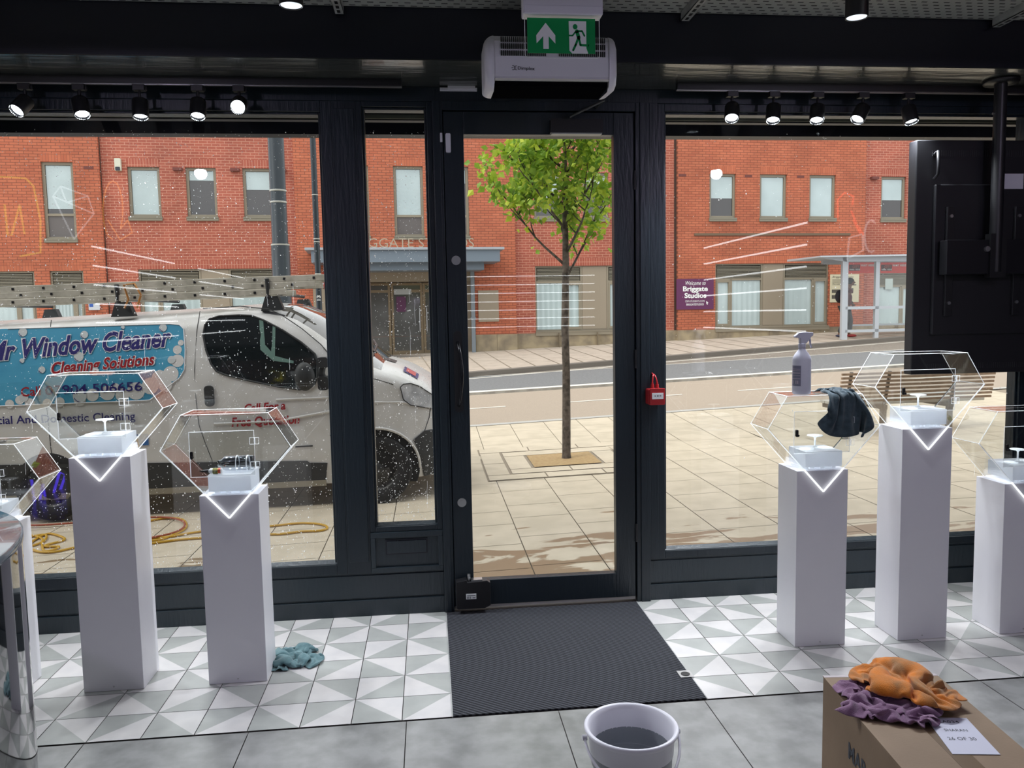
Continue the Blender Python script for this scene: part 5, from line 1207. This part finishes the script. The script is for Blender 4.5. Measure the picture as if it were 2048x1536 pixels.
for i, (cx, cy, r) in enumerate(bub): vcirc(cx, cy, r, .0085+.0001*i)
m.build('bubbles', pm('bubble_grey', (.58, .62, .64), .3), gp)
m = MB()
for cx, cy, r in bub[:8]:
    c0 = vp(cx, cy); k = .0046*.82; m.tube([side(c0[0]+r*k*cos(radians(a)), c0[1]+r*k*sin(radians(a)), .0105) for a in range(195, 275, 10)], .003, 5)
m.build('bubble_shade', NAVY, gp)
def vtext(s, a, b, cap, mat, name, shear=.25, bold=.02, outline=None, off=.012):
    p, q = vp(*a), vp(*b)
    if outline:
        mo = MB(); text(mo, s, (p[0]-.012, p[1]), (q[0]+.012, q[1]), cap, lambda x, y: side(x, y, off-.002), bold+.030, shear); mo.build(name+'_outline', outline, gp)
    mm = MB(); text(mm, s, p, q, cap, lambda x, y: side(x, y, off), bold, shear); return mm.build(name, mat, gp)
vtext('Window Cleaner', (38, 716), (338, 692), .175, NAVY, 'window_cleaner_lettering', .25, .028, OUTL)
vtext('Mr', (-32, 722), (25, 718), .175, NAVY, 'mr_lettering', .25, .028, OUTL)
vtext('Cleaning Solutions', (101, 748), (307, 729), .105, REDL, 'cleaning_solutions_lettering', .25, .025, OUTL)
vtext('Call', (43, 793), (82, 790), .085, REDL, 'call_lettering', 0, .015, None)
vtext('07904 506656', (91, 790), (285, 781), .085, NAVY, 'phone_number_lettering', 0, .015, None)
vtext('Commercial And Domestic Cleaning', (-95, 851), (272, 839), .075, NAVY, 'domestic_cleaning_lettering', 0, .015, None)
vtext('Call For a', (490, 824), (572, 818), .075, REDL, 'call_for_a_lettering', .2, .03, None)
vtext('Free Quotation', (464, 853), (600, 846), .085, REDL, 'free_quotation_lettering', .2, .03, None)
vpoly([(240, 872), (297, 867), (298, 890), (240, 893)], .006, .1, pm('sticker_blue', (.04, .14, .38), .4), 'blue_sticker')
vpoly([(591, 892), (626, 890), (626, 893), (591, 895)], .008, .1, BLKT, 'model_badge')
m = MB(); 
for i, (a, b, mi) in enumerate((((.20, .62, 0), (.50, .78, 0), 0),)): pass
def hoodp(u, w): 
    ze, zt_ = ip(EDGE, u), ip(TOP, u); w0 = wside(u, ze); t = (w-w0)/(1.9-2*w0); b = 1-abs(2*t-1)**3.2; return Vector((u, w, ze+(zt_-ze)*b+.006))
def hquad(mb, u0, u1, w0, w1, mi=0):
    mb.grid([[hoodp(u0+(u1-u0)*i/3, w0+(w1-w0)*j/3) for j in range(4)] for i in range(4)], mi)
hquad(m, .30, .44, .30, .50, 0); m.v = [v+Vector((0, 0, .002)) for v in m.v]; hquad(m, .325, .415, .33, .47, 1)
m.v = m.v[:16]+[v+Vector((0, 0, .006)) for v in m.v[16:]]; m.build('bonnet_sticker', [NAVY, pm('sticker_red', (.5, .06, .06), .4)], van)
m = MB(); hquad(m, .10, .2, .55, .78); m.build('bonnet_grille', BLKP, van)
m = MB(); m.tube([hoodp(.0, .3)+Vector((0, 0, .02)), hoodp(-.02, .9)+Vector((0, 0, .03)), hoodp(-.1, 1.3)+Vector((0, 0, .03))], .012, 6); m.tube([hoodp(.02, .5)+Vector((0, 0, .02)), hoodp(-.25, .35)+Vector((0, 0, .02))], .008, 6); m.build('wiper', BLKP, van)
# roof rack, ladders
def VW(u, w, z): return VO+eu*u+ew*w+ez*z
rk = thing('roof_rack', 'dark roof rack bars carrying the ladders on the van', 'roof rack', tuple(VW(-2.2, .9, 1.95)))
m = MB()
for px_ in (245, 545, -60):
    u = vp(px_, 620, .2)[0]
    m.tube([VW(u, .22, 2.09), VW(u, 1.7, 2.09)], .018, 6)
    for w in (.22, 1.68):
        m.add([VW(u-.11, w-.03, 1.92), VW(u+.11, w-.03, 1.92), VW(u+.06, w-.03, 2.06), VW(u-.06, w-.03, 2.06), VW(u-.11, w+.05, 1.92), VW(u+.11, w+.05, 1.92), VW(u+.06, w+.05, 2.06), VW(u-.06, w+.05, 2.06)], [(0, 1, 2, 3), (7, 6, 5, 4), (0, 4, 5, 1), (1, 5, 6, 2), (2, 6, 7, 3), (3, 7, 4, 0)])
    m.tube([VW(u-.03, .20, 2.05), VW(u-.03, .18, 2.23)], .022, 6)
m.build('rack_bar', BLKT, rk)
LAD = pm('weathered_aluminium', (.60, .57, .50), .6, .1, vary=(9, (.42, .40, .34)))
for i, (z, u1, w0, lab) in enumerate(((2.195, -.37, .20, 'uppermost weathered aluminium ladder on the van roof'), (2.135, -.50, .19, 'middle weathered aluminium ladder on the van roof'), (2.07, -.78, .18, 'lowest weathered aluminium ladder resting on the rack bars'))):
    t = thing('ladder', lab, 'ladder', tuple(VW(-2, .4, z)), 'ladders stacked on the van roof')
    for w in (w0, w0+.42):
        m = MB(); vs = [VW(u, w+dw, z+dz) for dz in (-.001, .057) for dw in (0, .028) for u in (-4.6, u1)]
        m.add(vs, [(0, 2, 3, 1), (4, 5, 7, 6), (0, 1, 5, 4), (2, 6, 7, 3), (0, 4, 6, 2), (1, 3, 7, 5)]); m.build('stile', LAD, t, bevel=.004)
    m = MB(); h = MB(); u = u1-.14-.08*i
    while u > -4.6:
        m.tube([VW(u, w0+.01, z+.028), VW(u, w0+.44, z+.028)], .014, 6)
        h.tube([VW(u, w0-.001, z+.028), VW(u, w0-.004, z+.028)], .016, 4); u -= .285
    m.build('rungs', LAD, t); h.build('rung_ends', BLKP, t)
    if i == 0:
        m = MB(); vs = [VW(u, w+dw, zz) for zz in (z-.07, z+.06) for w, dw in ((w0-.02, 0), (w0-.02, .05)) for u in (u1-.02, u1+.09)]
        m.add(vs, [(0, 2, 3, 1), (4, 5, 7, 6), (0, 1, 5, 4), (2, 6, 7, 3), (0, 4, 6, 2), (1, 3, 7, 5)]); m.build('end_bracket', LAD, t)
st = MB(); u = vp(250, 600, .2)[0]; st.tube([VW(u, .17, 2.0), VW(u+.05, .16, 2.08), VW(u+.02, .15, 2.22), VW(u+.12, .15, 2.23), VW(u+.17, .16, 2.12), VW(u+.12, .17, 2.0)], .010, 6)
tag(st.build('lashing_strap', pm('strap_orange', (.50, .22, .06), .8), base=tuple(VW(u, .17, 2.1))), 'orange lashing strap tying the ladders to the roof rack', 'strap')
# ------------------------------------------------------------------ hoses on the pavement
def hose(name, label, px_, mat, r=.011, lift=.012):
    pts = [gnd(*p) for p in px_]; n = len(pts); out = []
    for i in range(n-1):
        p0, p1, p2, p3 = pts[max(i-1, 0)], pts[i], pts[i+1], pts[min(i+2, n-1)]
        for k in range(6):
            t = k/6; q = .5*((2*p1)+(p2-p0)*t+(2*p0-5*p1+4*p2-p3)*t*t+(3*p1-p0-3*p2+p3)*t**3); out.append(Vector((q.x, q.y, gz(q.x, q.y)+lift)))
    out.append(pts[-1]+Vector((0, 0, lift))); m = MB(); m.tube(out, r, 8); c = out[len(out)//2]; return tag(m.build(name, mat, base=tuple(c)), label, 'hose')
YEL = pm('hose_yellow', (.62, .36, .03), .45); ORN = pm('hose_orange', (.36, .08, .03), .5)
hose('water_hose', 'tangled loops of yellow hose on the paving at the far left', [(52, 1078), (90, 1072), (88, 1085), (60, 1095), (70, 1082), (98, 1070), (127, 1078), (125, 1084), (95, 1092), (92, 1096), (118, 1096), (105, 1103), (88, 1104), (84, 1090), (84, 1080), (62, 1074), (45, 1088), (70, 1104), (105, 1107), (150, 1098), (200, 1092)], YEL, .010)
hose('water_hose', 'yellow hose curving out of a wide loop between the two left pedestals', [(298, 1084), (320, 1082), (345, 1073), (370, 1060), (372, 1048), (360, 1040), (330, 1039), (300, 1044)], YEL, .010)
hose('water_hose', 'long yellow hose running right with a flat loop near the main post', [(300, 1080), (340, 1076), (400, 1066), (470, 1060), (540, 1055), (600, 1049), (640, 1051), (655, 1058), (640, 1064), (600, 1066), (560, 1071), (500, 1072), (430, 1077), (360, 1082), (300, 1090)], YEL, .010)
hose('water_hose', 'thin orange hose along the paving beside the van', [(20, 1052), (60, 1056), (110, 1054), (150, 1051), (220, 1046), (300, 1040), (340, 1041), (366, 1048), (368, 1060), (345, 1072), (300, 1082)], ORN, .009, .026)
# ------------------------------------------------------------------ street poles
POLE = pm('pole_dark', (.035, .045, .055), .35, .3)
a, b = on(541, 420, 1, 11.2), on(574, 420, 1, 11.2); cx = (a.x+b.x)/2; r0_ = (b.x-a.x)/2
z0 = gz(cx, 11.2)
t = thing('lamp_column', 'thick dark lamp column with pale bands behind the van', 'lamp post', (cx, 11.2, z0))
zb1 = on(558, 490, 1, 11.2).z
m = MB(); m.lathe([(r0_*1.35, -.02), (r0_*1.35, .6), (r0_*1.12, .62), (r0_*1.12, zb1-z0), (r0_*.98, zb1-z0+.03), (r0_*.94, 6.2)], (cx, 11.2, z0), 28); m.build('column_shaft', POLE, t)
m = MB()
for y in (462, 484-0, 405, 382):
    if y in (462, 484): continue
    z = on(558, y, 1, 11.2).z; m.lathe([(r0_*1.0, z-.012), (r0_*1.02, z-.01), (r0_*1.02, z+.01), (r0_*1.0, z+.012)], (cx, 11.2, 0), 28)
z = zb1+.01; m.lathe([(r0_*1.13, z-.02), (r0_*1.14, z)], (cx, 11.2, 0), 28); m.build('pale_band', pm('band_grey', (.5, .5, .46), .5), t)
a, b = on(625, 420, 1, 13.0), on(637, 420, 1, 13.0); cx = (a.x+b.x)/2+.0; r0_ = (b.x-a.x)/2; z0 = gz(cx, 13)
t = thing('sign_pole', 'slender dark street pole with a painted number, left of the main post', 'street pole', (cx, 13.0, z0))
m = MB(); m.lathe([(r0_*1.15, -.02), (r0_*1.15, 1.2), (r0_, 1.24), (r0_*.95, 6.5)], (cx, 13.0, z0), 20); m.build('pole_shaft', POLE, t)
m = MB()
for y in (390, 478, 484, 548): z = on(632, y, 1, 13).z; m.lathe([(r0_*1.02, z-.008), (r0_*1.08, z-.006), (r0_*1.08, z+.006), (r0_*1.02, z+.008)], (cx, 13, 0), 20)
m.build('pole_band', MATS['band_grey'], t)
m = MB(); z = on(640, 596, 1, 13).z; y_ = 13-r0_*1.2
text(m, '13', (-.04, 0), (.04, 0), .055, lambda a, b: Vector((cx-b+.03, y_, z+a)), .02); m.build('pole_number', SIGNW, t)
# ------------------------------------------------------------------ bus shelter
SHM = pm('shelter_grey', (.50, .53, .57), .4, .2)
n0 = -2.75
sc = [onpl(1690, 687, n0)[0], onpl(1754, 683, n0)[0], onpl(1820, 680, n0)[0]]; sc.append(2*sc[2]-sc[1])
sh = thing('bus_shelter', 'pale grey glazed bus shelter with red banner panels on the far pavement', 'bus shelter', tuple(W3(sc[1], n0, gz(*W3(sc[1], n0).xy)+.1)))
def sbox(m, s0, s1, n0_, n1_, z0, z1, mi=0):
    m.add([W3(s, n, z) for z in (z0, z1) for n in (n0_, n1_) for s in (s0, s1)], [(0, 2, 3, 1), (4, 5, 7, 6), (0, 1, 5, 4), (2, 6, 7, 3), (0, 4, 6, 2), (1, 3, 7, 5)], mi)
zt = onpl(1754, 511, n0)[1]; zb = onpl(1754, 523, n0)[1]
for i, s in enumerate(sc):
    p = W3(s, n0); z = gz(p.x, p.y)+.10
    for k, nn in enumerate((n0,)):
        m = MB(); w = (.11 if i == 0 else .075) if k == 0 else .05; sbox(m, s-w, s+w*.6, nn, nn+.1, z if k == 0 else z, zt); m.build('post', SHM, sh)
m = MB(); sbox(m, sc[0], sc[3], n0-.02, n0+.06, zb, zt-.02); sbox(m, sc[0], sc[3], n0+1.2, n0+1.3, zb, zt-.02)
m.build('eaves_beam', SHM, sh)
m = MB(); sl = onpl(1641, 512, n0-.3)[0]; m.add([W3(sl, n0-.3, zt-.02), W3(sc[3]+.3, n0-.3, zt+.03), W3(sc[3]+.3, n0+1.5, zt+.05), W3(sl, n0+1.5, zt+.0), W3(sl, n0-.3, zt-.06), W3(sc[3]+.3, n0-.3, zt-.02), W3(sc[3]+.3, n0+1.5, zt+.0), W3(sl, n0+1.5, zt-.06), W3(sc[0], n0-.3, zb)], [(0, 1, 2, 3), (7, 6, 5, 4), (0, 4, 5, 1), (1, 5, 6, 2), (2, 6, 7, 3), (3, 7, 4, 0)])
m.add([W3(sl+.05, n0, zt-.04), W3(sc[0], n0, zt-.04), W3(sc[0], n0, zb), W3(sl+.05, n0+.05, zt-.04), W3(sc[0], n0+.05, zt-.04), W3(sc[0], n0+.05, zb)], [(0, 1, 2), (5, 4, 3), (0, 2, 5, 3)])
m.build('roof', SHM, sh)
for yy_ in (615, 661):
    z = onpl(1754, yy_, n0)[1]; m = MB(); sbox(m, sc[0], sc[3], n0+.0, n0+.05, z-.04, z+.04); m.build('rail', SHM, sh)
zg0 = onpl(1754, 661, n0)[1]
for i in range(3):
    m = MB(); sbox(m, sc[i]+.06, sc[i+1]-.06, n0+.03, n0+.04, zg0, zb); m.build('glass_panel', PANE, sh)
m = MB(); z = onpl(1754, 641, n0+1)[1]; sbox(m, sc[1]-.25, sc[3], n0+.85, n0+1.1, z-.15, z-.10); m.build('bench_seat', SHM, sh)
RB = pm('banner_red', (.85, .07, .05), .5)
for i, (xa, xb) in enumerate(((1697, 1751), (1761, 1814))):
    (a, z1), (b, z0) = onpl(xa, 525, n0+1.2), onpl(xb, 546, n0+1.2); m = MB(); sbox(m, a, b, n0+1.17, n0+1.19, z0, z1); bn = m.build('banner', RB, sh); w_ = b-a; h_ = z1-z0
    ff = lambda x, y: W3(x, n0+1.165, y)
    m = MB(); text(m, 'WAIT HERE', (a+w_*.42, z0+h_*.62), (a+w_*.93, z0+h_*.62), h_*.2, ff, .02); text(m, 'PARK', (a+w_*.02, z0+h_*.26), (a+w_*.2, z0+h_*.26), h_*.14, lambda x, y: W3(x, n0+1.16, y), .02); text(m, 'RIDE', (a+w_*.24, z0+h_*.26), (a+w_*.4, z0+h_*.26), h_*.14, lambda x, y: W3(x, n0+1.16, y), .02); m.build('banner_lettering', SIGNW, bn)
    m = MB(); sbox(m, a+w_*.0, a+w_*.40, n0+1.166, n0+1.17, z0+h_*.22, z0+h_*.78); m.build('dark_logo_panel', pm('logo_dark', (.10, .02, .02), .5) if 'logo_dark' not in MATS else MATS['logo_dark'], bn)
    m = MB(); text(m, 'CITY.', (a+w_*.12, z0+h_*.48), (a+w_*.38, z0+h_*.48), h_*.24, lambda x, y: W3(x, n0+1.16, y), .02); m.build('city_lettering', pm('city_red', (.6, .12, .08), .5) if 'city_red' not in MATS else MATS['city_red'], bn)
# ------------------------------------------------------------------ street bench
A_ = gnd(1694, 880); BZ0 = A_.z
bn = thing('street_bench', 'timber slatted street bench with steel frame near the kerb', 'bench', tuple(A_))
DB = Vector((cos(radians(-2)), sin(radians(4)), 0)).normalized(); NB_ = Vector((-DB.y, DB.x, 0))
def BP(a, n, z): return A_+DB*a+NB_*n+Vector((0, 0, z))
L = 2.05
def bbox(m, a0, a1, n0_, n1_, z0, z1):
    m.add([BP(s, n, z) for z in (z0, z1) for n in (n0_, n1_) for s in (a0, a1)], [(0, 2, 3, 1), (4, 5, 7, 6), (0, 1, 5, 4), (2, 6, 7, 3), (0, 4, 6, 2), (1, 3, 7, 5)])
SLAT = pm('bench_timber', (.34, .235, .16), .7, vary=(14, (.25, .17, .115)))
for k in range(8):
    z = .47+k*.05; m = MB(); bbox(m, -.12, L, .0+k*-.01, .03+k*-.01, z, z+.028); m.build('back_slat', SLAT, bn, bevel=.004)
for k in range(4):
    m = MB(); bbox(m, -.05, L, .12+k*.11, .21+k*.11, .42, .455); m.build('seat_slat', pm('seat_pale', (.55, .53, .48), .6) if 'seat_pale' not in MATS else MATS['seat_pale'], bn, bevel=.004)
for a_ in (.02, .55, 1.5):
    m = MB(); bbox(m, a_-.03, a_+.03, .05, .11, -.02, .42); bbox(m, a_-.025, a_+.025, .03, .56, .36, .42)
    m.tube([BP(a_, .08, .38), BP(a_, .03, .55), BP(a_, -.04, .86)], .022, 8); m.build('leg_frame', pm('bench_frame', (.24, .21, .18), .5, .3) if 'bench_frame' not in MATS else MATS['bench_frame'], bn)
# ------------------------------------------------------------------ person reading the board
pg = gnd(1684, 684); 
pr = thing('person', 'person in dark red jacket, dark trousers and dark cap walking behind the shelter', 'person', (0, 0, 0))
pr.location = W3(onpl(1688, 684, -2.1)[0]+.02, -2.1, 0); pr.location.z = gz(pr.location.x, pr.location.y)+.11; ORG[pr.name] = Vector((0, 0, 0)); pr.rotation_euler = (0, 0, radians(-42)); pr.scale = (1.12, 1.12, .98)
def skin(name, verts, edges, rad, mat, par, sub=2):
    me = bpy.data.meshes.new(name); me.from_pydata([Vector(v) for v in verts], edges, []); o = bpy.data.objects.new(name, me); C.objects.link(o); o.parent = par; ORG[o.name] = ORG[par.name]
    sk = o.modifiers.new('skin', 'SKIN'); sk.use_smooth_shade = True
    for i, r in enumerate(rad):
        d = me.skin_vertices[0].data[i]; d.radius = r if isinstance(r, tuple) else (r, r); d.use_root = (i == 0)
    s_ = o.modifiers.new('sub', 'SUBSURF'); s_.levels = sub; s_.render_levels = sub; me.materials.append(mat); return o
SKN = pm('skin_brown', (.16, .08, .05), .6)
# facing +x (walking right), stooped slightly forward
vb_ = [(0, 0, .93), (0.01, 0, 1.12), (.03, 0, 1.30), (.05, 0, 1.42), (.08, 0, 1.50), (.10, 0, 1.58), (.11, 0, 1.68),
       (-.01, -.09, .88), (.04, -.10, .50), (-.13, -.10, .09), (-.05, -.10, .05),
       (.01, .09, .88), (.10, .10, .50), (.08, .10, .08), (.18, .10, .05),
       (.04, -.17, 1.40), (-.04, -.21, 1.14), (.10, -.19, .93), (.15, -.18, .90), (.04, .17, 1.40), (.0, .21, 1.14), (.16, .19, .96), (.21, .18, .93)]
eb = [(0, 1), (1, 2), (2, 3), (3, 4), (4, 5), (5, 6), (0, 7), (7, 8), (8, 9), (9, 10), (0, 11), (11, 12), (12, 13), (13, 14), (3, 15), (15, 16), (16, 17), (17, 18), (3, 19), (19, 20), (20, 21), (21, 22)]
rb = [(.13, .10), .12, .13, .10, .055, .08, .075, .085, .055, .035, .035, .085, .055, .035, .035, .05, .042, .032, .028, .05, .042, .032, .028]
body = skin('body', vb_, eb, rb, SKN, pr)
vj = [(0, 0, .90), (0.01, 0, 1.12), (.03, 0, 1.32), (.05, 0, 1.43), (.04, -.18, 1.39), (-.05, -.22, 1.14), (.08, -.20, .96), (.04, .18, 1.39), (0, .22, 1.14), (.14, .20, .98)]
skin('jacket', vj, [(0, 1), (1, 2), (2, 3), (3, 4), (4, 5), (5, 6), (3, 7), (7, 8), (8, 9)], [(.17, .16), .16, .17, .10, .075, .062, .05, .075, .062, .05], pm('jacket_red', (.10, .018, .02), .8, vary=(7, (.04, .02, .025))), body)
skin('trousers', [(0, 0, .95), (-.01, -.09, .86), (.04, -.10, .50), (-.12, -.10, .12), (.01, .09, .86), (.10, .10, .50), (.08, .10, .12)], [(0, 1), (1, 2), (2, 3), (0, 4), (4, 5), (5, 6)], [(.14, .13), .11, .085, .065, .11, .085, .065], pm('trousers_grey', (.05, .052, .055), .85), body)
m = MB(); m.sphere((-.15, 0, 1.22), .17, 14, 10, sc=(.62, .85, 1.15)); m.build('backpack', pm('backpack_black', (.02, .02, .025), .8), body)
m = MB(); m.sphere((.10, 0, 1.66), .105, 16, 12, sc=(1.08, .92, 1.05)); m.build('cap_and_hair', pm('hair_black', (.012, .012, .013), .8), body)
m = MB(); m.sphere((.155, 0, 1.625), .075, 14, 10, sc=(.9, .85, 1.15)); m.sphere((.226, 0, 1.62), .018, 8, 6); m.build('face', SKN, body)
for yy_, xx in ((-.10, -.12), (.10, .10)):
    m = MB(); m.sphere((xx+.04, yy_, .045), .1, 14, 8, sc=(1.35, .5, .45)); m.build('shoe', pm('shoe_dark', (.03, .03, .06), .6) if yy_ < 0 else pm('shoe_red', (.30, .03, .03), .6), body)
